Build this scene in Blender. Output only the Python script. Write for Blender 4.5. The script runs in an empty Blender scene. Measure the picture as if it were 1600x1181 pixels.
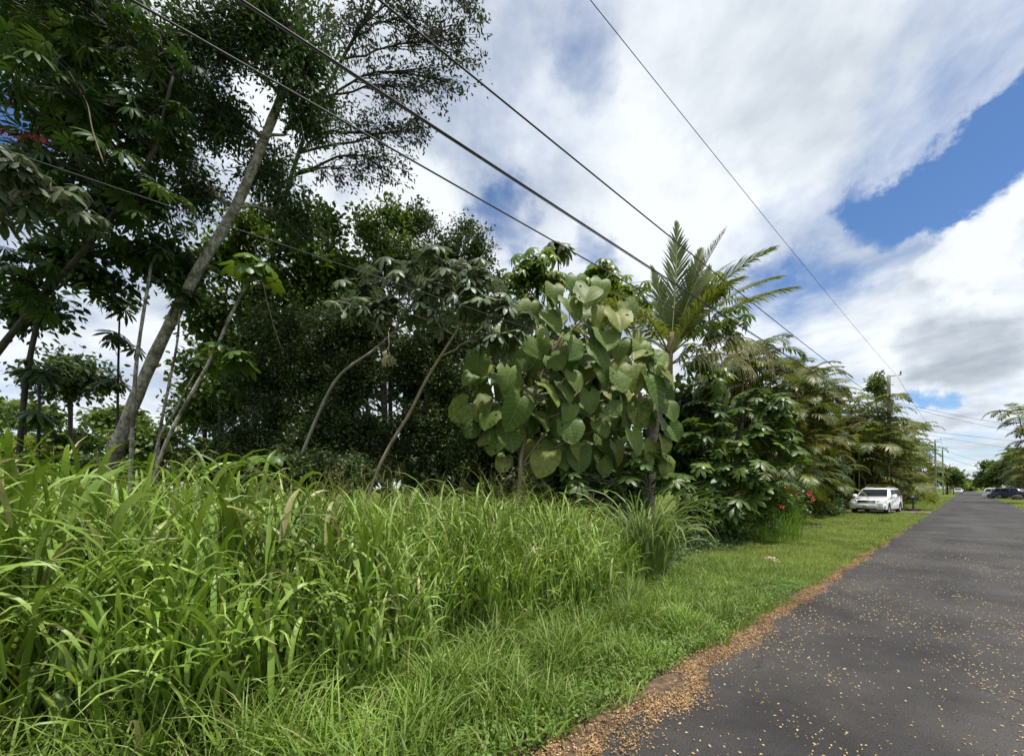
import bpy, math
import numpy as np
from mathutils import Vector, Matrix

# ------------------------------------------------------------------ frame of the place
# X to the side, Y ahead, Z up; the eye stands on the road at 1.65 m.
EYE, FOC, HZ, CX = 1.65, 620.0, 762.0, 800.0
SC = bpy.context.scene
COL = SC.collection
rng = np.random.default_rng(11)

# ------------------------------------------------------------------ camera
cam = bpy.data.cameras.new('camera')
cam.sensor_width = 36.0
cam.lens = 36.0 * FOC / 1600.0
cam.shift_y = (HZ - 590.5) / 1600.0
cam.clip_start = 0.05
cam.clip_end = 4000
camo = bpy.data.objects.new('camera', cam)
camo.location = (0, 0, EYE)
camo.rotation_euler = (math.radians(90), 0, 0)
COL.objects.link(camo)
SC.camera = camo

# ------------------------------------------------------------------ sun
SUN = Vector((0.26, -0.14, 0.95)).normalized()          # towards the sun
sl = bpy.data.lights.new('sun', 'SUN')
sl.energy = 4.2
sl.angle = math.radians(2.0)
sl.color = (1.0, 0.95, 0.86)
so = bpy.data.objects.new('sun', sl)
so.rotation_euler = SUN.to_track_quat('Z', 'Y').to_euler()
COL.objects.link(so)

# ------------------------------------------------------------------ sky with broken cloud
def pix_dir(px, py):
    return Vector(((px - CX) / FOC, 1.0, (HZ - py) / FOC)).normalized()

def build_sky():
    w = bpy.data.worlds.new('World')
    SC.world = w
    w.use_nodes = True
    nt = w.node_tree
    nt.nodes.clear()
    N, L = nt.nodes.new, nt.links.new
    out = N('ShaderNodeOutputWorld')
    sky = N('ShaderNodeTexSky')
    sky.sky_type = 'NISHITA'
    sky.sun_disc = False
    sky.sun_elevation = math.asin(SUN.z)
    sky.sun_rotation = math.atan2(SUN.x, SUN.y)
    sky.air_density = 0.85
    sky.dust_density = 0.3
    sky.ozone_density = 5.0
    bg1 = N('ShaderNodeBackground'); bg1.inputs[1].default_value = 0.12
    hs = N('ShaderNodeHueSaturation'); hs.inputs['Saturation'].default_value = 1.1
    L(sky.outputs[0], hs.inputs['Color']); L(hs.outputs[0], bg1.inputs[0])
    tc = N('ShaderNodeTexCoord')

    def math_(op, a, b=None, c=None):
        m = N('ShaderNodeMath'); m.operation = op
        for i, v in enumerate((a, b, c)):
            if v is None: continue
            if isinstance(v, (int, float)): m.inputs[i].default_value = v
            else: L(v, m.inputs[i])
        return m.outputs[0]

    sep = N('ShaderNodeSeparateXYZ'); L(tc.outputs['Generated'], sep.inputs[0])
    zz = math_('ADD', math_('MAXIMUM', sep.outputs[2], 0.0), 0.16)
    cmb = N('ShaderNodeCombineXYZ')
    L(math_('DIVIDE', sep.outputs[0], zz), cmb.inputs[0])
    L(math_('DIVIDE', sep.outputs[1], zz), cmb.inputs[1])

    def noise(scale, detail, rough, dist, off):
        mp = N('ShaderNodeMapping'); mp.inputs['Location'].default_value = off
        L(cmb.outputs[0], mp.inputs[0])
        n = N('ShaderNodeTexNoise'); n.noise_dimensions = '3D'
        n.inputs['Scale'].default_value = scale; n.inputs['Detail'].default_value = detail
        n.inputs['Roughness'].default_value = rough; n.inputs['Distortion'].default_value = dist
        L(mp.outputs[0], n.inputs['Vector'])
        return n
    n1 = noise(1.35, 8, 0.60, 0.25, (3.1, 1.7, 0.0))
    n2 = noise(2.3, 7, 0.56, 0.2, (9.0, 4.2, 3.0))
    # warped direction, so that gaps get cloud-like edges
    nw = N('ShaderNodeTexNoise'); nw.inputs['Scale'].default_value = 4.0
    nw.inputs['Detail'].default_value = 7; nw.inputs['Roughness'].default_value = 0.62
    L(tc.outputs['Generated'], nw.inputs['Vector'])
    vs = N('ShaderNodeVectorMath'); vs.operation = 'MULTIPLY_ADD'
    L(nw.outputs['Color'], vs.inputs[0])
    vs.inputs[1].default_value = (0.36, 0.36, 0.36); vs.inputs[2].default_value = (-0.18, -0.18, -0.18)
    va = N('ShaderNodeVectorMath'); va.operation = 'ADD'
    L(tc.outputs['Generated'], va.inputs[0]); L(vs.outputs[0], va.inputs[1])
    vn = N('ShaderNodeVectorMath'); vn.operation = 'NORMALIZE'; L(va.outputs[0], vn.inputs[0])

    def blob(px, py, r, amt):
        d = pix_dir(px, py); e = pix_dir(px + r, py)
        dp = N('ShaderNodeVectorMath'); dp.operation = 'DOT_PRODUCT'
        L(vn.outputs[0], dp.inputs[0]); dp.inputs[1].default_value = d
        mr = N('ShaderNodeMapRange'); mr.interpolation_type = 'SMOOTHSTEP'
        mr.inputs['From Min'].default_value = d.dot(e); mr.inputs['From Max'].default_value = 1.0 - (1 - d.dot(e)) * 0.02
        mr.inputs['To Max'].default_value = amt
        L(dp.outputs['Value'], mr.inputs[0])
        return mr.outputs[0]

    dens = math_('ADD', math_('MULTIPLY', math_('SUBTRACT', n1.outputs[0], 0.5), 1.35), 0.64)
    for b in [(1640, 130, 150, -.36), (1560, 195, 135, -.34), (1490, 245, 120, -.32), (1420, 290, 105, -.30), (1355, 325, 90, -.28),
              (915, 40, 110, -.09), (860, 0, 100, -.06), (800, 355, 60, -.2), (1245, 500, 110, -.16), (1180, 475, 70, -.1),
              (930, 390, 50, -.2), (1445, 622, 45, -.3), (20, 170, 90, -.5), (330, 110, 60, -.2), (590, 330, 50, -.1),
              (1500, 410, 150, .35), (1600, 330, 110, .35), (1150, 130, 260, .32), (1480, 540, 160, .3), (1050, 330, 130, .15), (680, 330, 110, .15)]:
        dens = math_('ADD', dens, blob(*b))
    mask = N('ShaderNodeMapRange'); mask.interpolation_type = 'SMOOTHSTEP'
    mask.inputs['From Min'].default_value = 0.22; mask.inputs['From Max'].default_value = 0.74
    L(dens, mask.inputs[0])
    # thick cloud is greyer underneath
    shade = math_('ADD', math_('MULTIPLY', math_('SUBTRACT', n2.outputs[0], 0.5), 1.9), 0.27)
    for b in [(1180, 170, 230, .16), (1500, 540, 150, .42), (1180, 60, 200, .08), (1420, 480, 120, .15), (1540, 690, 160, .2),
              (760, 120, 150, .12), (1500, 360, 110, -.3), (1080, 330, 140, -.25), (660, 330, 100, -.15), (1590, 300, 80, -.3)]:
        shade = math_('ADD', shade, blob(*b))
    cr = N('ShaderNodeValToRGB')
    cr.color_ramp.elements[0].position = 0.15; cr.color_ramp.elements[0].color = (0.87, 0.915, 0.965, 1)
    cr.color_ramp.elements[1].position = 0.95; cr.color_ramp.elements[1].color = (0.38, 0.44, 0.51, 1)
    e = cr.color_ramp.elements.new(0.5); e.color = (0.63, 0.685, 0.75, 1)
    L(shade, cr.inputs[0])
    bg2 = N('ShaderNodeBackground'); bg2.inputs[1].default_value = 0.88
    L(cr.outputs[0], bg2.inputs[0])
    mx = N('ShaderNodeMixShader')
    L(mask.outputs[0], mx.inputs[0]); L(bg1.outputs[0], mx.inputs[1]); L(bg2.outputs[0], mx.inputs[2])
    L(mx.outputs[0], out.inputs[0])
build_sky()

# ------------------------------------------------------------------ exposure
SC.view_settings.view_transform = 'Standard'
SC.view_settings.look = 'None'
SC.view_settings.exposure = 0.33
SC.view_settings.gamma = 1.0
SC.cycles.max_bounces = 5
SC.cycles.diffuse_bounces = 3
SC.cycles.glossy_bounces = 2
SC.cycles.transmission_bounces = 3
SC.cycles.transparent_max_bounces = 4
SC.cycles.use_denoising = True

# ------------------------------------------------------------------ helpers
RD = (0.7532, 0.6578)            # direction of the road
RN = (0.6578, -0.7532)           # across it, away from the thicket
ROAD_A, ROAD_B = -1.52, 2.85     # edges of the asphalt across the road

def U(px, py, Y):
    return np.array([(px - CX) / FOC * Y, Y, EYE + (HZ - py) / FOC * Y])

def SD(s, d, z=0.0):
    return np.array([RD[0] * s + RN[0] * d, RD[1] * s + RN[1] * d, z])

def sd_arr(s, d, z):
    return np.stack([RD[0] * s + RN[0] * d, RD[1] * s + RN[1] * d, z], -1)

class MB:
    """collects verts and faces and becomes one mesh"""
    def __init__(self):
        self.V, self.R, self.C, self.T, self.Q, self.MT, self.MQ, self.n = [], [], [], [], [], [], [], 0
    def add(self, V, T=None, Q=None, rnd=0.0, mi=0, uvw=None):
        V = np.asarray(V, float).reshape(-1, 3)
        self.V.append(V)
        self.R.append(np.broadcast_to(np.asarray(rnd, float), (len(V),)) if np.ndim(rnd) == 0 else np.asarray(rnd, float))
        self.C.append(np.zeros((len(V), 3)) if uvw is None else np.asarray(uvw, float).reshape(-1, 3))
        if T is not None and len(T):
            T = np.asarray(T, int).reshape(-1, 3) + self.n
            self.T.append(T); self.MT.append(np.full(len(T), mi))
        if Q is not None and len(Q):
            Q = np.asarray(Q, int).reshape(-1, 4) + self.n
            self.Q.append(Q); self.MQ.append(np.full(len(Q), mi))
        self.n += len(V)
        return self
    def mesh(self, name, mats, smooth=True, uvw=False):
        me = bpy.data.meshes.new(name)
        V = np.concatenate(self.V)
        T = np.concatenate(self.T) if self.T else np.zeros((0, 3), int)
        Q = np.concatenate(self.Q) if self.Q else np.zeros((0, 4), int)
        me.vertices.add(len(V)); me.vertices.foreach_set('co', V.ravel().astype(np.float32))
        idx = np.concatenate([T.ravel(), Q.ravel()]).astype(np.int32)
        me.loops.add(len(idx)); me.loops.foreach_set('vertex_index', idx)
        st = np.concatenate([np.arange(len(T)) * 3, len(T) * 3 + np.arange(len(Q)) * 4]).astype(np.int32)
        me.polygons.add(len(st)); me.polygons.foreach_set('loop_start', st)
        mi = np.concatenate(self.MT + self.MQ) if (self.MT or self.MQ) else np.zeros(0, int)
        me.polygons.foreach_set('material_index', mi.astype(np.int32))
        me.polygons.foreach_set('use_smooth', np.full(len(st), smooth, bool))
        a = me.attributes.new('rnd', 'FLOAT', 'POINT')
        a.data.foreach_set('value', np.concatenate(self.R).astype(np.float32))
        if uvw:
            b = me.attributes.new('uvw', 'FLOAT_VECTOR', 'POINT')
            b.data.foreach_set('vector', np.concatenate(self.C).astype(np.float32).ravel())
        for m in (mats if isinstance(mats, (list, tuple)) else [mats]):
            me.materials.append(m)
        me.update(calc_edges=True)
        return me

def place(name, me, parent=None, loc=None, rot=None, scale=None, label=None, cat=None, group=None, kind=None):
    o = bpy.data.objects.new(name, me)
    COL.objects.link(o)
    if parent is not None: o.parent = parent
    if loc is not None: o.location = loc
    if rot is not None: o.rotation_euler = rot
    if scale is not None: o.scale = (scale,) * 3 if np.isscalar(scale) else scale
    if label: o['label'] = label
    if cat: o['category'] = cat
    if group: o['group'] = group
    if kind: o['kind'] = kind
    return o

def thing(name, label, cat, loc=(0, 0, 0), rz=0.0, group=None):
    return place(name, None, None, loc, (0, 0, rz), None, label, cat, group)

def nrm(a):
    a = np.asarray(a, float)
    return a / (np.linalg.norm(a, axis=-1, keepdims=True) + 1e-9)

def tube(mb, pts, rad, sides=6, rnd=0.0, mi=0, cap=True):
    P = np.asarray(pts, float); n = len(P)
    R = np.full(n, rad, float) if np.isscalar(rad) else np.asarray(rad, float)
    D = nrm(np.gradient(P, axis=0))
    ref = np.array([0, 0, 1.0]) if abs(D[0][2]) < 0.9 else np.array([1.0, 0, 0])
    ring = []
    x = nrm(np.cross(D[0], ref))
    ang = np.linspace(0, 2 * np.pi, sides, endpoint=False)
    for i in range(n):
        x = nrm(x - D[i] * np.dot(x, D[i])); y = np.cross(D[i], x)
        ring.append(P[i] + R[i] * (np.cos(ang)[:, None] * x + np.sin(ang)[:, None] * y))
    V = np.concatenate(ring)
    Q = []
    for i in range(n - 1):
        for k in range(sides):
            a, b = i * sides + k, i * sides + (k + 1) % sides
            Q.append((a, b, b + sides, a + sides))
    T = []
    if cap:
        V = np.concatenate([V, P[:1], P[-1:]])
        for k in range(sides):
            T.append((len(V) - 2, (k + 1) % sides, k))
            T.append((len(V) - 1, (n - 1) * sides + k, (n - 1) * sides + (k + 1) % sides))
    mb.add(V, T, Q, rnd, mi)

def spline(pts, n):
    """Catmull-Rom through the points"""
    P = np.asarray(pts, float)
    P = np.concatenate([[2 * P[0] - P[1]], P, [2 * P[-1] - P[-2]]])
    t = np.linspace(0, len(P) - 3 - 1e-6, n)
    i = t.astype(int); f = (t - i)[:, None]
    a, b, c, d = P[i], P[i + 1], P[i + 2], P[i + 3]
    return 0.5 * (2 * b + (c - a) * f + (2 * a - 5 * b + 4 * c - d) * f ** 2 + (3 * b - a - 3 * c + d) * f ** 3)

def boxv(mb, lo, hi, mi=0, rnd=0.0):
    x0, y0, z0 = lo; x1, y1, z1 = hi
    V = [(x0, y0, z0), (x1, y0, z0), (x1, y1, z0), (x0, y1, z0), (x0, y0, z1), (x1, y0, z1), (x1, y1, z1), (x0, y1, z1)]
    mb.add(V, None, [(0, 3, 2, 1), (4, 5, 6, 7), (0, 1, 5, 4), (1, 2, 6, 5), (2, 3, 7, 6), (3, 0, 4, 7)], rnd, mi)

# leaf templates: axis +Y, face +Z
def leaf6(w=0.22, fold=0.06, curl=0.08):
    V = np.array([(0, 0, 0), (-w, .36, fold), (w, .36, fold), (-w * .72, .72, fold - curl * .5), (w * .72, .72, fold - curl * .5), (0, 1, -curl - fold * .3)])
    return V, [(0, 2, 1), (5, 3, 4), (1, 2, 3), (2, 4, 3)], []

def leaf4(w=0.25, fold=0.07):
    V = np.array([(0, 0, 0), (-w, .5, fold), (w, .5, fold), (0, 1, -.05)])
    return V, [(0, 2, 3), (0, 3, 1)], []

def scatter(mb, tmpl, pos, dirs, ups, size, rnd, mi=0):
    V, T, Q = tmpl
    N, k = len(pos), len(V)
    if N == 0: return
    y = nrm(dirs)
    x = nrm(np.cross(y, ups)); z = np.cross(x, y)
    M = np.stack([x, y, z], 1) * np.asarray(size)[:, None, None]     # rows are axes
    W = np.einsum('kj,nji->nki', V, M) + pos[:, None, :]
    off = (np.arange(N) * k)[:, None, None]
    TT = (np.asarray(T, int)[None] + off).reshape(-1, 3) if len(T) else None
    QQ = (np.asarray(Q, int)[None] + off).reshape(-1, 4) if len(Q) else None
    mb.add(W.reshape(-1, 3), TT, QQ, np.repeat(rnd, k), mi)

# ------------------------------------------------------------------ materials
def base_mat(name):
    m = bpy.data.materials.new(name); m.use_nodes = True
    nt = m.node_tree
    return m, nt, nt.nodes['Principled BSDF'], nt.nodes['Material Output']

def ramp(nt, cols, pos=None):
    r = nt.nodes.new('ShaderNodeValToRGB'); el = r.color_ramp.elements
    n = len(cols); pos = pos or [i / (n - 1) for i in range(n)]
    while len(el) < n: el.new(0.5)
    for e, c, p in zip(el, cols, pos):
        e.position = p; e.color = (*c, 1)
    return r

def leaf_mat(name, cols, transl=0.3, rough=0.5, spec=0.4, tcol=None, pos=None, patch=0.0):
    m, nt, bs, out = base_mat(name)
    L = nt.links.new
    at = nt.nodes.new('ShaderNodeAttribute'); at.attribute_name = 'rnd'
    oi = nt.nodes.new('ShaderNodeObjectInfo')
    ad = nt.nodes.new('ShaderNodeMath'); ad.operation = 'ADD'
    L(at.outputs['Fac'], ad.inputs[0]); L(oi.outputs['Random'], ad.inputs[1])
    fr = nt.nodes.new('ShaderNodeMath'); fr.operation = 'FRACT'; L(ad.outputs[0], fr.inputs[0])
    r = ramp(nt, cols, pos); L(fr.outputs[0], r.inputs[0])
    col = r.outputs[0]
    ge = nt.nodes.new('ShaderNodeNewGeometry')
    n = nt.nodes.new('ShaderNodeTexNoise'); n.inputs['Scale'].default_value = 1.1; n.inputs['Detail'].default_value = 3
    L(ge.outputs['Position'], n.inputs['Vector'])
    hs = nt.nodes.new('ShaderNodeHueSaturation')
    mr = nt.nodes.new('ShaderNodeMapRange'); mr.inputs['From Min'].default_value = .3; mr.inputs['From Max'].default_value = .7
    mr.inputs['To Min'].default_value = .72; mr.inputs['To Max'].default_value = 1.28
    L(n.outputs[0], mr.inputs[0]); L(mr.outputs[0], hs.inputs['Value']); L(col, hs.inputs['Color'])
    L(hs.outputs[0], bs.inputs['Base Color'])
    bs.inputs['Roughness'].default_value = rough
    bs.inputs['Specular IOR Level'].default_value = spec
    tr = nt.nodes.new('ShaderNodeBsdfTranslucent')
    h2 = nt.nodes.new('ShaderNodeHueSaturation'); h2.inputs['Hue'].default_value = .485
    h2.inputs['Saturation'].default_value = 1.1; h2.inputs['Value'].default_value = 1.5
    L(hs.outputs[0], h2.inputs['Color']); L(h2.outputs[0], tr.inputs[0])
    mx = nt.nodes.new('ShaderNodeMixShader'); mx.inputs[0].default_value = transl
    L(bs.outputs[0], mx.inputs[1]); L(tr.outputs[0], mx.inputs[2]); L(mx.outputs[0], out.inputs[0])
    return m

def bark_mat(name, c1, c2, scale=9.0, stretch=(1, 1, .35), bump=.5, moss=None):
    m, nt, bs, out = base_mat(name); L = nt.links.new
    tc = nt.nodes.new('ShaderNodeTexCoord'); mp = nt.nodes.new('ShaderNodeMapping')
    mp.inputs['Scale'].default_value = stretch; L(tc.outputs['Object'], mp.inputs[0])
    n = nt.nodes.new('ShaderNodeTexNoise'); n.inputs['Scale'].default_value = scale; n.inputs['Detail'].default_value = 8
    n.inputs['Roughness'].default_value = .65
    L(mp.outputs[0], n.inputs['Vector'])
    r = ramp(nt, [c1, c2], [.36, .64]); L(n.outputs[0], r.inputs[0])
    col = r.outputs[0]
    if moss:
        n2 = nt.nodes.new('ShaderNodeTexNoise'); n2.inputs['Scale'].default_value = 3; n2.inputs['Detail'].default_value = 6
        L(tc.outputs['Object'], n2.inputs['Vector'])
        r2 = ramp(nt, [(0, 0, 0), (1, 1, 1)], [.5, .62]); L(n2.outputs[0], r2.inputs[0])
        mx = nt.nodes.new('ShaderNodeMix'); mx.data_type = 'RGBA'
        L(r2.outputs[0], mx.inputs['Factor']); L(col, mx.inputs['A']); mx.inputs['B'].default_value = (*moss, 1)
        col = mx.outputs['Result']
    L(col, bs.inputs['Base Color']); bs.inputs['Roughness'].default_value = .85
    bp = nt.nodes.new('ShaderNodeBump'); bp.inputs['Strength'].default_value = bump; bp.inputs['Distance'].default_value = .03
    L(n.outputs[0], bp.inputs['Height']); L(bp.outputs[0], bs.inputs['Normal'])
    return m

def plain_mat(name, col, rough=.5, metal=0.0, spec=.5, coat=0.0, vary=.12, scale=6.0):
    m, nt, bs, out = base_mat(name); L = nt.links.new
    tc = nt.nodes.new('ShaderNodeTexCoord')
    n = nt.nodes.new('ShaderNodeTexNoise'); n.inputs['Scale'].default_value = scale; n.inputs['Detail'].default_value = 5
    L(tc.outputs['Object'], n.inputs['Vector'])
    r = ramp(nt, [tuple(c * (1 - vary) for c in col), tuple(min(1, c * (1 + vary)) for c in col)], [.35, .65])
    L(n.outputs[0], r.inputs[0]); L(r.outputs[0], bs.inputs['Base Color'])
    bs.inputs['Roughness'].default_value = rough; bs.inputs['Metallic'].default_value = metal
    bs.inputs['Specular IOR Level'].default_value = spec; bs.inputs['Coat Weight'].default_value = coat
    return m

# ================================================================== GROUND, ROAD
def ground_mat():
    m, nt, bs, out = base_mat('ground_soil_grass'); L = nt.links.new
    ge = nt.nodes.new('ShaderNodeNewGeometry')
    n = nt.nodes.new('ShaderNodeTexNoise'); n.inputs['Scale'].default_value = .45; n.inputs['Detail'].default_value = 9; n.inputs['Roughness'].default_value = .62
    L(ge.outputs['Position'], n.inputs['Vector'])
    r = ramp(nt, [(.07, .10, .018), (.12, .16, .03), (.20, .19, .06)], [.34, .54, .72]); L(n.outputs[0], r.inputs[0])
    n2 = nt.nodes.new('ShaderNodeTexNoise'); n2.inputs['Scale'].default_value = 22; n2.inputs['Detail'].default_value = 6
    L(ge.outputs['Position'], n2.inputs['Vector'])
    mx = nt.nodes.new('ShaderNodeMix'); mx.data_type = 'RGBA'; mx.blend_type = 'MULTIPLY'; mx.inputs['Factor'].default_value = .7
    r2 = ramp(nt, [(.4, .38, .34), (1.25, 1.25, 1.2)], [.34, .66]); L(n2.outputs[0], r2.inputs[0])
    L(r.outputs[0], mx.inputs['A']); L(r2.outputs[0], mx.inputs['B']); L(mx.outputs['Result'], bs.inputs['Base Color'])
    bs.inputs['Roughness'].default_value = .95; bs.inputs['Specular IOR Level'].default_value = .1
    bp = nt.nodes.new('ShaderNodeBump'); bp.inputs['Strength'].default_value = .8; bp.inputs['Distance'].default_value = .04
    L(n2.outputs[0], bp.inputs['Height']); L(bp.outputs[0], bs.inputs['Normal'])
    return m

def asphalt_mat():
    m, nt, bs, out = base_mat('worn_asphalt'); L = nt.links.new
    ge = nt.nodes.new('ShaderNodeNewGeometry')
    n = nt.nodes.new('ShaderNodeTexNoise'); n.inputs['Scale'].default_value = 90; n.inputs['Detail'].default_value = 4; n.inputs['Roughness'].default_value = .8
    v = nt.nodes.new('ShaderNodeTexVoronoi'); v.inputs['Scale'].default_value = 130
    n3 = nt.nodes.new('ShaderNodeTexNoise'); n3.inputs['Scale'].default_value = .6; n3.inputs['Detail'].default_value = 7; n3.inputs['Roughness'].default_value = .65
    # long worn wheel bands run with the road
    mp = nt.nodes.new('ShaderNodeMapping'); mp.inputs['Rotation'].default_value = (0, 0, -math.atan2(RD[1], RD[0])); mp.inputs['Scale'].default_value = (.05, .9, 1)
    n4 = nt.nodes.new('ShaderNodeTexNoise'); n4.inputs['Scale'].default_value = 1.0; n4.inputs['Detail'].default_value = 3
    vr = nt.nodes.new('ShaderNodeVectorRotate'); vr.rotation_type = 'Z_AXIS'; vr.inputs['Angle'].default_value = -math.atan2(RD[1], RD[0])
    L(ge.outputs['Position'], vr.inputs['Vector'])
    m2 = nt.nodes.new('ShaderNodeMapping'); m2.inputs['Scale'].default_value = (.05, .9, 1); L(vr.outputs[0], m2.inputs[0]); L(m2.outputs[0], n4.inputs['Vector'])
    for x in (n, v, n3): L(ge.outputs['Position'], x.inputs['Vector'])
    a = ramp(nt, [(.016, .0150, .0150), (.078, .073, .071)], [.32, .70]); L(n.outputs[0], a.inputs[0])
    b = ramp(nt, [(.55, .55, .57), (1.4, 1.37, 1.32)], [.36, .64]); L(n3.outputs[0], b.inputs[0])
    c = ramp(nt, [(.8, .8, .8), (1.22, 1.21, 1.2)], [.36, .64]); L(n4.outputs[0], c.inputs[0])
    m3 = nt.nodes.new('ShaderNodeMix'); m3.data_type = 'RGBA'; m3.blend_type = 'MULTIPLY'; m3.inputs['Factor'].default_value = 1
    m4 = nt.nodes.new('ShaderNodeMix'); m4.data_type = 'RGBA'; m4.blend_type = 'MULTIPLY'; m4.inputs['Factor'].default_value = 1
    L(a.outputs[0], m3.inputs['A']); L(b.outputs[0], m3.inputs['B']); L(m3.outputs['Result'], m4.inputs['A']); L(c.outputs[0], m4.inputs['B'])
    # hairline cracks where a noise lets them through, and a few darker sealed patches
    vc = nt.nodes.new('ShaderNodeTexVoronoi'); vc.feature = 'DISTANCE_TO_EDGE'; vc.inputs['Scale'].default_value = .75
    wn = nt.nodes.new('ShaderNodeTexNoise'); wn.inputs['Scale'].default_value = 2.5; wn.inputs['Detail'].default_value = 6
    L(ge.outputs['Position'], wn.inputs['Vector'])
    wv = nt.nodes.new('ShaderNodeVectorMath'); wv.operation = 'MULTIPLY_ADD'; wv.inputs[1].default_value = (.5, .5, .5); L(wn.outputs['Color'], wv.inputs[0]); L(ge.outputs['Position'], wv.inputs[2])
    L(wv.outputs[0], vc.inputs['Vector'])
    cr = ramp(nt, [(.35, .35, .35), (1, 1, 1)], [.0, .012]); L(vc.outputs['Distance'], cr.inputs[0])
    cm = ramp(nt, [(0, 0, 0), (1, 1, 1)], [.52, .6]); L(n3.outputs[0], cm.inputs[0])
    m5 = nt.nodes.new('ShaderNodeMix'); m5.data_type = 'RGBA'; m5.blend_type = 'MULTIPLY'
    L(cm.outputs[0], m5.inputs['Factor']); L(m4.outputs['Result'], m5.inputs['A']); L(cr.outputs[0], m5.inputs['B'])
    L(m5.outputs['Result'], bs.inputs['Base Color'])
    bs.inputs['Roughness'].default_value = .7; bs.inputs['Specular IOR Level'].default_value = .28
    bp = nt.nodes.new('ShaderNodeBump'); bp.inputs['Strength'].default_value = .6; bp.inputs['Distance'].default_value = .006
    L(v.outputs['Distance'], bp.inputs['Height']); L(bp.outputs[0], bs.inputs['Normal'])
    return m

def sheet(s0, s1, ns, da, db, nd, z, wob=None):
    """strip along the road; da, db functions of s"""
    S = np.concatenate([np.linspace(s0, s1, ns)])
    V = []
    for s in S:
        a, b = da(s), db(s)
        for k in range(nd + 1):
            d = a + (b - a) * k / nd
            V.append(SD(s, d, z(s, d) if callable(z) else z))
    Q = [(i * (nd + 1) + k, i * (nd + 1) + k + 1, (i + 1) * (nd + 1) + k + 1, (i + 1) * (nd + 1) + k) for i in range(ns - 1) for k in range(nd)]
    return V, Q

M_ground = ground_mat()
def ground():
    # fine near the eye, then ever coarser out to the horizon
    r = np.concatenate([[0], np.geomspace(1.0, 2600, 60)])
    a = np.linspace(0, 2 * np.pi, 97)[:-1]
    V = [(0, 0, 0)]
    for q in r[1:]:
        for t in a:
            V.append((q * math.cos(t), q * math.sin(t), 0.0))
    T = [(0, 1 + k, 1 + (k + 1) % 96) for k in range(96)]
    Q = []
    for i in range(len(r) - 2):
        for k in range(96):
            b = 1 + i * 96
            Q.append((b + k, b + 96 + k, b + 96 + (k + 1) % 96, b + (k + 1) % 96))
    V = np.array(V)
    d = V[:, 0] * RN[0] + V[:, 1] * RN[1]
    off = (d < ROAD_A - .4) | (d > ROAD_B + .4)
    V[:, 2] = np.where(off, .03 * np.sin(V[:, 0] * 1.3) * np.sin(V[:, 1] * 1.1) * np.clip(np.abs(d) / 8, 0, 1), 0) - .02
    mb = MB(); mb.add(V, T, Q)
    place('ground', mb.mesh('ground', M_ground), kind='structure', label='grassy ground of the verge and thicket on both sides of road', cat='ground')
ground()

def edge(s):
    return ROAD_A + .05 * math.sin(s * 1.7) + .04 * math.sin(s * 4.1 + 1) + .025 * math.sin(s * 9.7) + .12 * math.exp(-((s - 3.1) / .5) ** 2)
def road():
    mb = MB()
    V, Q = sheet(-14, 30, 420, edge, lambda s: ROAD_B + .04 * math.sin(s * 1.3), 6, 0.012)
    mb.add(V, None, Q)
    V, Q = sheet(30, 420, 120, lambda s: edge(s) if s < 40 else ROAD_A, lambda s: ROAD_B, 4, 0.012)
    mb.add(V, None, Q)
    place('road', mb.mesh('road', asphalt_mat()), kind='structure', label='narrow dark asphalt road strewn with fallen blossoms', cat='road')
road()

def driveway():
    m = plain_mat('driveway_gravel', (.13, .105, .09), .95, vary=.45, scale=9)
    mb = MB()
    V = []
    for s, d in [(36.6, -5.4), (36.8, -4.2), (36.9, -3), (36.2, -1.35), (40.4, -1.35), (39.7, -3), (39.7, -4.2), (39.7, -5.4)]:
        V.append(SD(s, d, .006))
    mb.add(V, None, [(0, 1, 6, 7), (1, 2, 5, 6), (2, 3, 4, 5)])
    place('driveway', mb.mesh('driveway', m), kind='structure', label='short brown gravel driveway beside the white SUV', cat='driveway')
driveway()

# soil strip between the asphalt and the grass
def verge_soil():
    m = plain_mat('brown_soil', (.11, .07, .042), .95, vary=.5, scale=14)
    mb = MB()
    V, Q = sheet(-6, 26, 200, lambda s: ROAD_A - .42 + .06 * math.sin(s * 2.3) + min(.36, max(0, (s - 4) * .045)), lambda s: edge(s) + .05, 2, .004)
    mb.add(V, None, Q)
    place('roadside_soil', mb.mesh('roadside_soil', m), kind='structure', label='strip of bare brown soil along the asphalt edge', cat='soil')
verge_soil()

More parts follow.
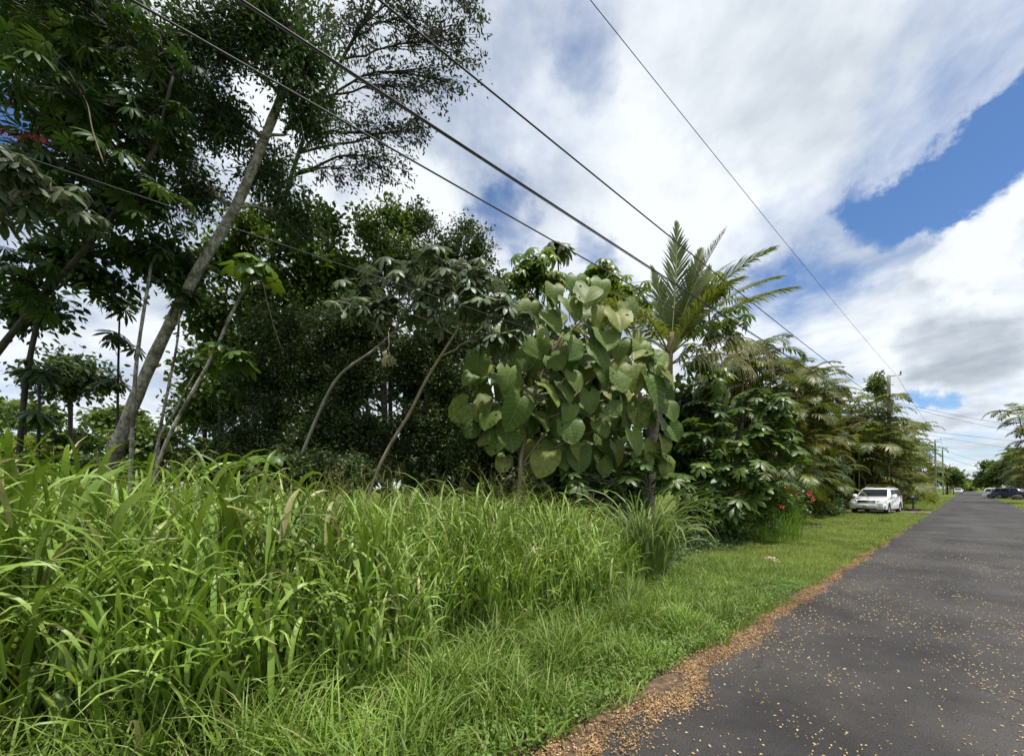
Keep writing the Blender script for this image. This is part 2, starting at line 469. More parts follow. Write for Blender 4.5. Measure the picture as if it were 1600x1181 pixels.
# ------------------------------------------------------------------ grass
def blades(mb, base, az, L, w, lean, bend, nseg=6, fold=False, rnd=None, power=1.6):
    """ribbons: base Nx3, azimuth, length, half width, start lean, total bend (radians)"""
    N = len(base)
    t = np.linspace(0, 1, nseg + 1)
    th = lean[:, None] + bend[:, None] * t[None] ** power
    step = (L / nseg)[:, None]
    h = np.concatenate([np.zeros((N, 1)), np.cumsum(np.sin(th[:, :-1]) * step, 1)], 1)
    z = np.concatenate([np.zeros((N, 1)), np.cumsum(np.cos(th[:, :-1]) * step, 1)], 1)
    ca, sa = np.cos(az)[:, None], np.sin(az)[:, None]
    P = np.stack([base[:, 0:1] + h * ca, base[:, 1:2] + h * sa, base[:, 2:3] + z], -1)
    tw = rng.normal(0, .5, N)[:, None] + rng.normal(0, .6, N)[:, None] * t[None]
    wx = np.stack([-sa * np.cos(tw), ca * np.cos(tw), np.sin(tw)], -1)
    prof = np.clip(np.minimum(.55 + t * 2.2, 1.0) * np.clip((1 - t) * 2.1, 0.03, 1) ** .8, .03, 1)
    W = wx * (w[:, None] * prof[None])[:, :, None]
    rnd = rng.random(N) if rnd is None else rnd
    if fold:
        nn = np.stack([-np.cos(th) * ca, -np.cos(th) * sa, np.sin(th)], -1) * (w[:, None] * prof[None])[:, :, None] * .38
        A = np.stack([P - W + nn, P, P + W + nn], 2)
        c = 3
    else:
        A = np.stack([P - W, P + W], 2); c = 2
    k = (nseg + 1) * c
    q = []
    for i in range(nseg):
        for j in range(c - 1):
            q.append((i * c + j, i * c + j + 1, (i + 1) * c + j + 1, (i + 1) * c + j))
    Q = (np.asarray(q)[None] + (np.arange(N) * k)[:, None, None]).reshape(-1, 4)
    mb.add(A.reshape(-1, 3), None, Q, np.repeat(rnd, k))
    return P

M_tall = leaf_mat('tall_grass', [(.09, .16, .018), (.15, .245, .032), (.22, .33, .055), (.30, .40, .11), (.38, .34, .16)], .2, .42, .45, pos=[0, .35, .65, .93, 1])
M_mid = leaf_mat('verge_grass', [(.085, .15, .02), (.13, .215, .03), (.185, .28, .048), (.25, .335, .09), (.36, .31, .15)], .22, .5, .35, pos=[0, .35, .65, .94, 1])
M_lawn = leaf_mat('lawn_grass', [(.11, .17, .03), (.15, .23, .04), (.21, .28, .06), (.30, .30, .11)], .25, .6, .25)
M_seed = leaf_mat('seed_heads', [(.20, .24, .07), (.28, .29, .10), (.24, .22, .09)], .2, .7, .2)

def smooth(x, a, b):
    t = np.clip((x - a) / (b - a), 0, 1); return t * t * (3 - 2 * t)

def front(s):
    """where the tall grass begins, across the road"""
    return -3.12 + .22 * np.sin(s * 1.9) + .12 * np.sin(s * 4.7 + 1.) - .25 * smooth(s, 2.5, 5.5)

def tall_height(s, d):
    h = 1.54 + .06 * np.sin(s * 1.2 + 2 * d) - .16 * smooth(s, 3, 6)
    h += .34 * smooth(-s, -1.2, 3.0) + .22 * smooth(-s, 1.0, 3.5)                       # higher towards the camera side of the field
    h *= .62 + .38 * smooth(front(s) - d, -.1, .9)
    return h

def tall_grass():
    mb = MB()
    n = 5200
    s = rng.uniform(-7.5, 6.1, n); depth = rng.random(n) ** 1.35 * 5.6
    d = front(s) - depth
    c = sd_arr(s, d, np.zeros(n))
    keep = (c[:, 1] > .9) & (c[:, 0] > -1.55 * c[:, 1] - 1.2) & (d > -3.9 - 2.0 * np.clip(6.3 - s, 0, 3))
    s, d, c = s[keep], d[keep], c[keep]
    H = tall_height(s, d) * rng.normal(1, .10, len(s)).clip(.7, 1.25)
    near = np.linalg.norm(c[:, :2], axis=1)
    # every culm: several leaves leaving it at different heights, arching over
    for k in range(6):
        f = (k + rng.random(len(s))) / 6 * .62
        b = c + np.stack([rng.normal(0, .05, len(s)), rng.normal(0, .05, len(s)), f * H], -1)
        az = rng.uniform(0, 2 * np.pi, len(s))
        Lb = H * rng.uniform(.38, .72, len(s)) * (1.05 - .35 * f)
        big = (s < 1.5)
        wd = rng.uniform(.006, .0125, len(s)) * np.where(big, 1.8, 1.25)
        blades(mb, b, az, Lb, wd, rng.uniform(.08, .42, len(s)), rng.uniform(.6, 3.0, len(s)), 7, True, power=2.3)
    # culms
    blades(mb, c, rng.uniform(0, 6.28, len(s)), H * .8, np.full(len(s), .004), rng.uniform(0, .1, len(s)), rng.uniform(0, .3, len(s)), 3)
    # big arching leaves at the crest of the field on the camera side
    n = 800
    s2 = rng.uniform(-6, 1.2, n); d2 = front(s2) - rng.uniform(.4, 3.6, n)
    c2 = sd_arr(s2, d2, tall_height(s2, d2) * rng.uniform(.5, .88, n))
    ok = c2[:, 1] > 1.6
    c2 = c2[ok]; n = len(c2)
    blades(mb, c2, rng.uniform(0, 6.28, n), rng.uniform(.55, 1.0, n), rng.uniform(.016, .032, n), rng.uniform(.05, .4, n), rng.uniform(1.6, 3.1, n), 9, True, power=2.6)
    place('tall_grass', mb.mesh('tall_grass', M_tall), kind='stuff', label='tall dense guinea grass with arching bright green blades', cat='grass')
tall_grass()

def seed_heads():
    mb = MB()
    n = 230
    s = rng.uniform(-4.5, 5.9, n); d = front(s) - rng.uniform(.2, 4.2, n)
    H = tall_height(s, d) * rng.uniform(.85, 1.2, n)
    ok = sd_arr(s, d, s * 0)[:, 1] > 1.3
    s, d, H = s[ok], d[ok], H[ok]; n = len(s)
    c = sd_arr(s, d, np.zeros(n)); az = rng.uniform(0, 6.28, n)
    c[:, 2] = H * .55
    P = blades(mb, c, az, H * .6, np.full(n, .0025), rng.uniform(0, .2, n), rng.uniform(.1, .8, n), 5)
    for k in range(26):
        t = rng.uniform(2.4, 5, n); i = np.clip(t.astype(int), 0, 4); f = (t - i)[:, None]
        idx = np.arange(n)
        b = P[idx, i] * (1 - f) + P[idx, np.minimum(i + 1, 5)] * f
        a2 = rng.uniform(0, 6.28, n); Lb = rng.uniform(.05, .17, n)
        Pt = blades(mb, b, a2, Lb, np.full(n, .0013), rng.uniform(.4, 1.0, n), rng.uniform(.2, 1.2, n), 3)
        for q in (1, 2, 3):
            tip = Pt[:, q] + rng.normal(0, .006, (n, 3))
            scatter(mb, leaf4(.45), tip, rng.normal(0, 1, (n, 3)), rng.normal(0, 1, (n, 3)), np.full(n, .0075), rng.random(n))
    place('grass_seed_heads', mb.mesh('grass_seed_heads', M_seed), kind='stuff', label='airy straw coloured seed heads rising over tall grass', cat='grass')
seed_heads()

def verge_grass():
    mb = MB()
    n = 30000
    s = rng.uniform(-3.2, 9.5, n); u = rng.random(n)
    a = front(s) - .5; b = ROAD_A - .20 + .07 * np.sin(s * 3.1) + .05 * np.sin(s * 7.7)
    d = a + (b - a) * u
    c = sd_arr(s, d, np.zeros(n))
    dist = np.linalg.norm(c[:, :2], axis=1)
    keep = (c[:, 1] > .8)
    s, d, c, u = s[keep], d[keep], c[keep], u[keep]; n = len(s)
    taper = (1 - u) ** .8
    H = (.12 + .34 * taper + .10 * (1 - smooth(s, .5, 3.))) * (1 - .62 * smooth(s, 4.2, 7.5)) * rng.uniform(.55, 1.25, n)
    clump = .65 + .55 * np.sin(s * 5.3 + 3 * np.sin(d * 4)) * np.sin(d * 6.1 + 1.3)
    H *= np.clip(clump, .5, 1.3)
    # tufts on the road side of the verge
    for ts, td, th in [(1.9, -2.1, .34), (2.6, -2.35, .42), (4.4, -2.2, .32), (5.1, -2.0, .3), (1.2, -2.3, .45), (3.3, -2.6, .4), (6.1, -1.95, .24)]:
        g = np.exp(-((s - ts) ** 2 + (d - td) ** 2) / .05); H = np.maximum(H, g * th * rng.uniform(.7, 1.2, n))
    blades(mb, c, rng.uniform(0, 6.28, n), H * 1.35 + .05, rng.uniform(.003, .0075, n) * (1 - .35 * smooth(s, 4, 8)), rng.uniform(.1, .7, n), rng.uniform(.3, 1.9, n), 4)
    place('verge_grass', mb.mesh('verge_grass', M_mid), kind='stuff', label='knee high soft grass sloping down to the road edge', cat='grass')
verge_grass()

def lawn_grass():
    mb = MB()
    def patch(n, s0, s1, d0, d1, h0, h1, w0, w1, seg=2):
        s = s0 + (s1 - s0) * rng.random(n) ** 1.5; d = rng.uniform(d0, d1, n)
        gap = (s > 36.4) & (s < 40.4) & (d < 0)
        s, d = s[~gap], d[~gap]; n = len(s)
        c = sd_arr(s, d, np.zeros(n) - .01)
        m = 1 + .5 * np.sin(s * 2.1 + 2 * np.sin(d * 3)) * np.sin(d * 2.7)
        blades(mb, c, rng.uniform(0, 6.28, n), rng.uniform(h0, h1, n) * m, rng.uniform(w0, w1, n), rng.uniform(.1, .9, n), rng.uniform(.2, 1.5, n), seg)
    patch(44000, 5.0, 17, -5.0, ROAD_A - .16, .05, .13, .0026, .0048)
    patch(34000, 14, 45, -5.6, ROAD_A - .05, .05, .11, .004, .008)
    patch(16000, 36, 110, -5.5, ROAD_A - .05, .06, .13, .010, .018)
    patch(16000, 20, 110, ROAD_B + .05, 9, .06, .13, .008, .016)
    place('lawn_grass', mb.mesh('lawn_grass', M_lawn), kind='stuff', label='short mown lawn grass along both sides of road', cat='grass')
lawn_grass()

# ------------------------------------------------------------------ litter
M_litter = leaf_mat('fallen_blossoms_brown', [(.22, .13, .06), (.38, .25, .12), (.52, .37, .20), (.10, .055, .035)], .1, .8, .2)
M_bloss = leaf_mat('fallen_blossoms_pale', [(.50, .38, .17), (.58, .47, .24), (.42, .30, .12), (.62, .50, .30)], .1, .8, .2)
def litter():
    tm = leaf4(.27, .16)
    def put(mb, s, d, z, size):
        n = len(s)
        p = sd_arr(s, d, z)
        dr = rng.normal(0, 1, (n, 3)); dr[:, 2] *= .25
        up = rng.normal(0, .55, (n, 3)); up[:, 2] = 1
        scatter(mb, tm, p, dr, up, size, rng.random(n))
    mb = MB()
    n = 40000
    s = 1.0 + 15 * rng.random(n) ** 1.8
    lobe = .10 * np.sin(s * 2.9) + .09 * np.sin(s * 6.3 + .6) + .5 * np.exp(-((s - 3.1) / .42) ** 2) + .3 * np.exp(-((s - 2.1) / .35) ** 2)
    wid = .035 + .20 * np.exp(-s / 6)
    mid = ROAD_A - .05 + .30 * np.clip(lobe, -.25, .8)
    d = mid + rng.normal(0, 1, n) * wid * .55 - .05
    keep = rng.random(n) < np.clip(.62 + .5 * np.sin(s * 7.1 + 3 * np.sin(d * 9)) * np.sin(d * 13 + 2.2 * s) + .3 * np.sin(s * 17 + d * 21), .12, 1)
    s, d = s[keep], d[keep]; n = len(s)
    put(mb, s, d, .014 + rng.random(n) * .016, rng.uniform(.010, .024, n))
    place('blossom_litter', mb.mesh('blossom_litter', M_litter), kind='stuff', label='band of orange brown blossom litter along the asphalt edge', cat='litter')
    mb = MB()
    n = 52000
    s = .5 + 21 * rng.random(n) ** 1.35; d = rng.uniform(ROAD_A, ROAD_B + .3, n)
    den = .5 + .5 * np.sin(s * 1.3 + 2.2 * np.sin(d * 1.5)) * np.sin(d * 2.2 + .4 * s) + .25 * np.sin(s * 5.1 + d * 3.3)
    den = np.clip(den, 0, 1) ** 1.3 * (1 - .75 * smooth(s, 6.5, 17)) * (1 - .5 * np.exp(-((d + .6) / .5) ** 2) * (s > 5))
    k = rng.random(n) < np.clip(den, .12, 1)
    s, d = s[k], d[k]
    put(mb, s, d, np.full(len(s), .016), rng.uniform(.010, .026, len(s)))
    place('scattered_blossoms', mb.mesh('scattered_blossoms', M_bloss), kind='stuff', label='pale yellow fallen blossoms scattered over the dark road', cat='litter')
litter()

# ================================================================== PLANT BUILDERS
def in_ellipsoid(n, c, r, shell=.45):
    v = nrm(rng.normal(0, 1, (n, 3))) * (rng.random(n) ** shell)[:, None]
    return np.asarray(c) + v * np.asarray(r)

def twigs(mb, A, Mid, B, r0, r1):
    N = len(A)
    if N == 0: return
    D = nrm(B - A); ref = np.where(np.abs(D[:, 2:3]) < .9, [[0, 0, 1.]], [[1., 0, 0]])
    x = nrm(np.cross(D, ref)); y = np.cross(D, x)
    ang = np.array([0, 2.094, 4.189])
    ring = np.cos(ang)[None, :, None] * x[:, None] + np.sin(ang)[None, :, None] * y[:, None]
    V = np.concatenate([A[:, None] + ring * r0, Mid[:, None] + ring * (r0 + r1) / 2, B[:, None] + ring * r1], 1)
    q = [(i * 3 + k, i * 3 + (k + 1) % 3, (i + 1) * 3 + (k + 1) % 3, (i + 1) * 3 + k) for i in range(2) for k in range(3)]
    Q = (np.asarray(q)[None] + (np.arange(N) * 9)[:, None, None]).reshape(-1, 4)
    mb.add(V.reshape(-1, 3), None, Q, rng.random())

def blob(px, py, Y, rx, ry, rz_m=None, n=60):
    k = Y / FOC
    return (U(px, py, Y), np.array([rx * k, rz_m if rz_m else .5 * (rx + ry) * k, ry * k]), n)

def skeleton(mb, trunk, r, blobs, sides=9, limb=.45, tw=(.008, .003), wob=.06):
    """trunk, limbs and twigs; gives back twig (start, mid, tip, blob centre) arrays"""
    P = spline(trunk, max(18, 6 * len(trunk)))
    R = np.interp(np.linspace(0, 1, len(P)), np.linspace(0, 1, len(r)), r)
    R = R * (1 + .06 * np.sin(np.arange(len(P)) * 1.9))
    tube(mb, P, R, sides, rng.random())
    outA, outM, outB, outC = [], [], [], []
    for c, rad, n in blobs:
        cost = np.linalg.norm(P - c, axis=1) + np.maximum(0, P[:, 2] - c[2] + .2) * 1.5
        cost[:len(P) // 4] += 2.0
        i = int(np.argmin(cost)); a = P[i]
        ln = np.linalg.norm(c - a)
        midp = (a + c) / 2 + np.array([0, 0, .12 * ln]) + rng.normal(0, .06 * ln, 3)
        q = spline([a, midp, c], 10)
        q[1:-1] += rng.normal(0, wob * .4, (8, 3))
        r0 = min(R[i] * .7, .018 + .016 * ln * limb * 2)
        tube(mb, q, np.linspace(r0, .010, 10), 6, rng.random())
        B = in_ellipsoid(n, c, rad)
        t = rng.uniform(.35, 1, n)
        A = np.stack([np.interp(t, np.linspace(0, 1, 10), q[:, k]) for k in range(3)], -1)
        Mi = (A + B) / 2 + rng.normal(0, .05, (n, 3)) + np.array([0, 0, .05])
        twigs(mb, A, Mi, B, *tw)
        outA.append(A); outM.append(Mi); outB.append(B); outC.append(np.repeat(c[None], n, 0))
    return [np.concatenate(o) for o in (outA, outM, outB, outC)]

def leaves_on(mb, A, Mi, B, tm, per, size, spread, droop, up=.7, tmin=.35, mi=0):
    n = len(B) * per
    rep = lambda x: np.repeat(x, per, 0)
    t = rng.uniform(tmin, 1.05, n)[:, None]
    a, m, b = rep(A), rep(Mi), rep(B)
    p = (1 - t) ** 2 * a + 2 * t * (1 - t) * m + t * t * b + rng.normal(0, spread, (n, 3))
    d = nrm(b - a) * .5 + rng.normal(0, .65, (n, 3)) + np.array([0, 0, -droop])
    u = rng.normal(0, .5, (n, 3)) + np.array([0, 0, up])
    scatter(mb, tm, p, d, u, rng.uniform(size[0], size[1], n), rng.random(n), mi)

def tree(name, label, cat, trunk, r, blobs, bark, mat, tm, size, per, spread=.12, droop=.25, group=None, up=.7, sides=9, tw=(.007, .003), crown='crown', tmin=.35):
    base = np.array(trunk[0], float)
    t = thing(name, label, cat, base, group=group)
    wb = MB(); A, Mi, B, C = skeleton(wb, [np.array(p) - base for p in trunk], r, [(c - base, rad, n) for c, rad, n in blobs], sides, tw=tw)
    place('trunk', wb.mesh('trunk', bark), t)
    lb = MB(); leaves_on(lb, A, Mi, B, tm, per, size, spread, droop, up, tmin)
    place(crown, lb.mesh(crown, mat), t)
    return t

def orient(z, spin):
    q = Vector(z).to_track_quat('Z', 'Y')
    return (q @ Matrix.Rotation(spin, 3, 'Z').to_quaternion()).to_euler()

def frame(y, z):
    y = Vector(y).normalized(); z = Vector(z); x = y.cross(z).normalized(); z = x.cross(y)
    return Matrix((x, y, z)).transposed().to_euler()

def leaf_objects(t, base, tips, centres, meshes, size, upw=.8, outw=.5, jit=.3, name='leaf'):
    for p, c in zip(tips, centres):
        o = nrm(p - c)
        z = nrm(o * outw + np.array([0, 0, upw]) + rng.normal(0, jit, 3))
        place(name, meshes[rng.integers(len(meshes))], t, p - base, orient(z, rng.uniform(0, 6.28)), float(rng.uniform(*size)))

def palm_leaf_tree(name, label, cat, trunk, r, blobs, bark, meshes, size, group=None, upw=.8, outw=.5, jit=.3, tw=(.012, .006)):
    """tree whose hand-shaped leaves are objects of their own"""
    base = np.array(trunk[0], float)
    t = thing(name, label, cat, base, group=group)
    wb = MB(); A, Mi, B, C = skeleton(wb, [np.array(p) - base for p in trunk], r, [(c - base, rad, n) for c, rad, n in blobs], tw=tw)
    place('trunk', wb.mesh('trunk', bark), t)
    leaf_objects(t, base, B + base, C + base, meshes, size, upw, outw, jit)
    return t

def palmate(n, ln, w, droop, mat, petiole=.5, base_r=.05, wide_at=.62, cup=.12, seed=0, nseg=4, span=2 * math.pi, merge=0.0):
    """hand-shaped leaf of n leaflets around a stalk; unit diameter about 1"""
    r_ = np.random.default_rng(seed)
    mb = MB()
    for k in range(n):
        a = span * k / n + r_.normal(0, .06) + .2
        l = ln * r_.uniform(.85, 1.08) * (1 - .22 * abs(math.cos(a / 2)) ** 4)
        dr = droop * r_.uniform(.7, 1.35); ww = w * r_.uniform(.85, 1.1)
        V = []; tt = np.linspace(0, 1, nseg + 1)
        for t in tt:
            x = base_r + l * t
            prof = (math.sin(math.pi * min(1, t ** (math.log(.5) / math.log(wide_at)) * .94 + .03)) ** .75) * ww
            prof = max(prof, merge * (1 - t) * x * .5, .004)
            z = cup * x - dr * x * x * 2.2
            for u in (-1, 0, 1):
                yy = u * prof
                V.append((x * math.cos(a) - yy * math.sin(a), x * math.sin(a) + yy * math.cos(a), z + (abs(u)) * prof * -.25))
        Q = [(i * 3 + j, i * 3 + j + 1, (i + 1) * 3 + j + 1, (i + 1) * 3 + j) for i in range(nseg) for j in range(2)]
        mb.add(V, None, Q, r_.random() * .12)
    pts = np.array([(0, 0, .01), (.03, .02, -.12), (.09, .05, -petiole * .55), (.20, .1, -petiole)])
    tube(mb, pts, np.array([.012, .010, .010, .012]), 4, .9, 0)
    return mb.mesh('leaf', mat)

def heart_leaf(mat, seed):
    """broad heart-shaped leaf with wavy margin and sunken veins; axis +Y to the tip, face +Z"""
    r_ = np.random.default_rng(seed)
    ts = np.array([0, .06, .15, .24, .34, .44, .54, .64, .74, .84, .93, 1.0])
    ws = np.interp(ts, [0, .06, .15, .3, .45, .6, .75, .88, .96, 1], [.20, .34, .44, .49, .49, .46, .385, .26, .13, .006])
    us = np.linspace(-1, 1, 13)
    V, C = [], []
    ph = r_.uniform(0, 6.28, 4); fold = r_.uniform(.05, .6); dr = r_.uniform(.15, .8); side = r_.normal(0, .32)
    for t, w in zip(ts, ws):
        for u in us:
            x = u * w
            y = t + .15 * (1 - abs(u)) ** 2 * (1 - t) ** 3 - .12 * abs(u) * (1 - t) ** 4
            vein = t - .55 * abs(x)
            z = fold * abs(x) - .35 * abs(x) ** 2.2 - dr * t * t + .016 * math.cos(2 * math.pi * 7 * vein) * (1 - (1 - abs(u)) ** 4)
            z += .035 * abs(u) ** 3 * math.sin(9 * t + ph[0] + 2 * (u > 0)) + .02 * math.sin(5 * x + ph[1]) + side * x * t
            xx = x * (1 + .03 * math.sin(17 * t + ph[2]) * abs(u))
            V.append((xx + .04 * math.sin(2 * t + ph[3]), y, z)); C.append((x, t, abs(u)))
    n = len(us)
    Q = [(i * n + j, i * n + j + 1, (i + 1) * n + j + 1, (i + 1) * n + j) for i in range(len(ts) - 1) for j in range(n - 1)]
    holes = set()
    if seed % 3 == 0:
        for _ in range(3): holes.add(int(r_.integers(len(Q))))
    Q = [q for k, q in enumerate(Q) if k not in holes]
    mb = MB(); mb.add(V, None, Q, 0.0, 0, C)
    tube(mb, [(0, .12, -.012), (.0, .16, -.12), (.02, .3, -.42), (.02, .55, -.75)], np.array([.012, .013, .014, .018]), 5, .5, 1)
    return mb.mesh('leaf', [mat, M_petiole], uvw=True)

def frond_mesh(L, e0, bend, nl, ll, lw, ldroop, mats, stalk=.18, vee=.25, seed=0, twist=0.0, rach=.02, swing=0.0, bpow=1.5, name='frond', nseg=3, amax=68, amin=24):
    r_ = np.random.default_rng(seed)
    mb = MB()
    n = 22; t = np.linspace(0, 1, n)
    e = e0 - bend * t ** bpow; az = swing * t ** 2
    st = L / (n - 1)
    dx = np.cos(e) * np.cos(az); dy = np.cos(e) * np.sin(az); dz = np.sin(e)
    D = np.stack([dx, dy, dz], -1)
    P = np.concatenate([[np.zeros(3)], np.cumsum(D[:-1] * st, 0)])
    tube(mb, P[::2], np.linspace(rach, rach * .2, len(P[::2])), 4, .3, 1)
    for side in (-1, 1):
        for k in range(nl):
            f = stalk + (1 - stalk) * (k + .5 + r_.uniform(-.2, .2)) / nl
            p = np.array([np.interp(f, t, P[:, i]) for i in range(3)])
            d = nrm(np.array([np.interp(f, t, D[:, i]) for i in range(3)]))
            sd = nrm(np.cross(d, [0, 0, 1.]) if abs(d[2]) < .97 else np.cross(d, [1., 0, 0])) * -side
            nr = np.cross(d, sd) * side
            if nr[2] < 0: nr = -nr
            sd = sd * math.cos(twist * f) + nr * math.sin(twist * f) * side
            A = math.radians(amax - (amax - amin) * ((f - stalk) / (1 - stalk)) ** 1.3 + r_.normal(0, 4))
            g = (f - stalk) / (1 - stalk)
            l = ll * (0.45 + .55 * math.sin(math.pi * min(1, g * .82 + .16)) ** .8) * (1 - .45 * g ** 3) * r_.uniform(.88, 1.08)
            dr = nrm(d * math.cos(A) + sd * math.sin(A) + nr * vee)
            wd = nrm(np.cross(dr, nr)); q = np.linspace(0, 1, nseg + 1)
            pts = p + dr * (q * l)[:, None] + np.array([0, 0, -1.]) * (ldroop * l * q ** 2 * r_.uniform(.7, 1.3))[:, None]
            pw = lw * np.interp(q, [0, .25, .7, 1], [.55, 1, .75, .06])
            V = np.stack([pts - wd * pw[:, None], pts + wd * pw[:, None]], 1).reshape(-1, 3)
            Q = [(i * 2, i * 2 + 1, i * 2 + 3, i * 2 + 2) for i in range(nseg)]
            mb.add(V, None, Q, r_.random() * .15)
    return mb.mesh(name, mats)

# ------------------------------------------------------------------ plant materials
M_petiole = plain_mat('leaf_stalk', (.16, .17, .07), .6, vary=.3)
M_bark_pale = bark_mat('pale_bark', (.12, .10, .08), (.50, .47, .42), 15, (1, 1, .8), .9, moss=(.10, .09, .06))
M_bark_grey = bark_mat('grey_bark', (.09, .08, .06), (.22, .20, .16), 8, (1, 1, .4), .5)
M_bark_dark = bark_mat('dark_bark', (.025, .022, .018), (.075, .065, .05), 8)
M_bark_tan = bark_mat('tan_bark', (.14, .11, .07), (.27, .22, .15), 8)
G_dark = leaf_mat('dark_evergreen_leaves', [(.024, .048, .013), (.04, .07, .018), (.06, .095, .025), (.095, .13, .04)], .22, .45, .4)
G_oct = leaf_mat('octopus_tree_leaves', [(.017, .040, .009), (.025, .057, .012), (.040, .080, .016), (.065, .11, .022)], .26, .5, .25)
G_fine = leaf_mat('fine_canopy_leaves', [(.022, .05, .010), (.035, .075, .014), (.05, .10, .02), (.03, .05, .02)], .3, .5, .35)
G_lace = leaf_mat('lacy_leaves', [(.035, .045, .022), (.05, .062, .03), (.065, .08, .035), (.04, .055, .02)], .25, .5, .4)
G_mid = leaf_mat('mid_green_leaves', [(.04, .08, .013), (.065, .12, .018), (.10, .165, .026), (.15, .205, .04)], .3, .45, .4)
G_bright = leaf_mat('bright_umbrella_leaves', [(.06, .12, .016), (.09, .16, .022), (.13, .20, .03), (.17, .23, .05)], .32, .38, .5)
G_umb = leaf_mat('umbrella_tree_leaves', [(.04, .08, .016), (.065, .12, .022), (.10, .165, .03), (.17, .24, .05)], .3, .42, .45)
G_cec = leaf_mat('cecropia_leaves', [(.09, .125, .07), (.12, .155, .09), (.155, .19, .11), (.12, .165, .07)], .22, .45, .45)
G_young = leaf_mat('young_cecropia_leaves', [(.06, .11, .02), (.08, .15, .025), (.13, .2, .03), (.05, .09, .03)], .3, .42, .45)
G_olive = leaf_mat('areca_fronds', [(.05, .08, .014), (.07, .105, .018), (.10, .135, .024), (.15, .165, .032), (.23, .16, .035), (.19, .11, .04)], .28, .45, .4, pos=[0, .3, .6, .9, .97, 1])
G_areca_r = plain_mat('areca_rachis', (.20, .17, .05), .5, vary=.2)
G_coco = leaf_mat('coconut_fronds', [(.065, .10, .015), (.09, .13, .02), (.12, .155, .028), (.15, .175, .04)], .35, .38, .5)
G_dead = leaf_mat('dead_fronds', [(.34, .30, .20), (.42, .37, .25), (.48, .43, .29), (.36, .37, .19)], .25, .8, .2)
G_far = leaf_mat('far_leaves', [(.06, .11, .025), (.09, .145, .035), (.13, .18, .045), (.16, .20, .06)], .3, .6, .3)
G_lime = leaf_mat('lime_leaves', [(.14, .20, .03), (.18, .25, .04), (.23, .28, .06), (.12, .17, .03)], .35, .5, .35)
G_cover = leaf_mat('ground_cover_leaves', [(.04, .085, .025), (.06, .11, .03), (.085, .14, .04), (.11, .17, .04)], .28, .5, .4)

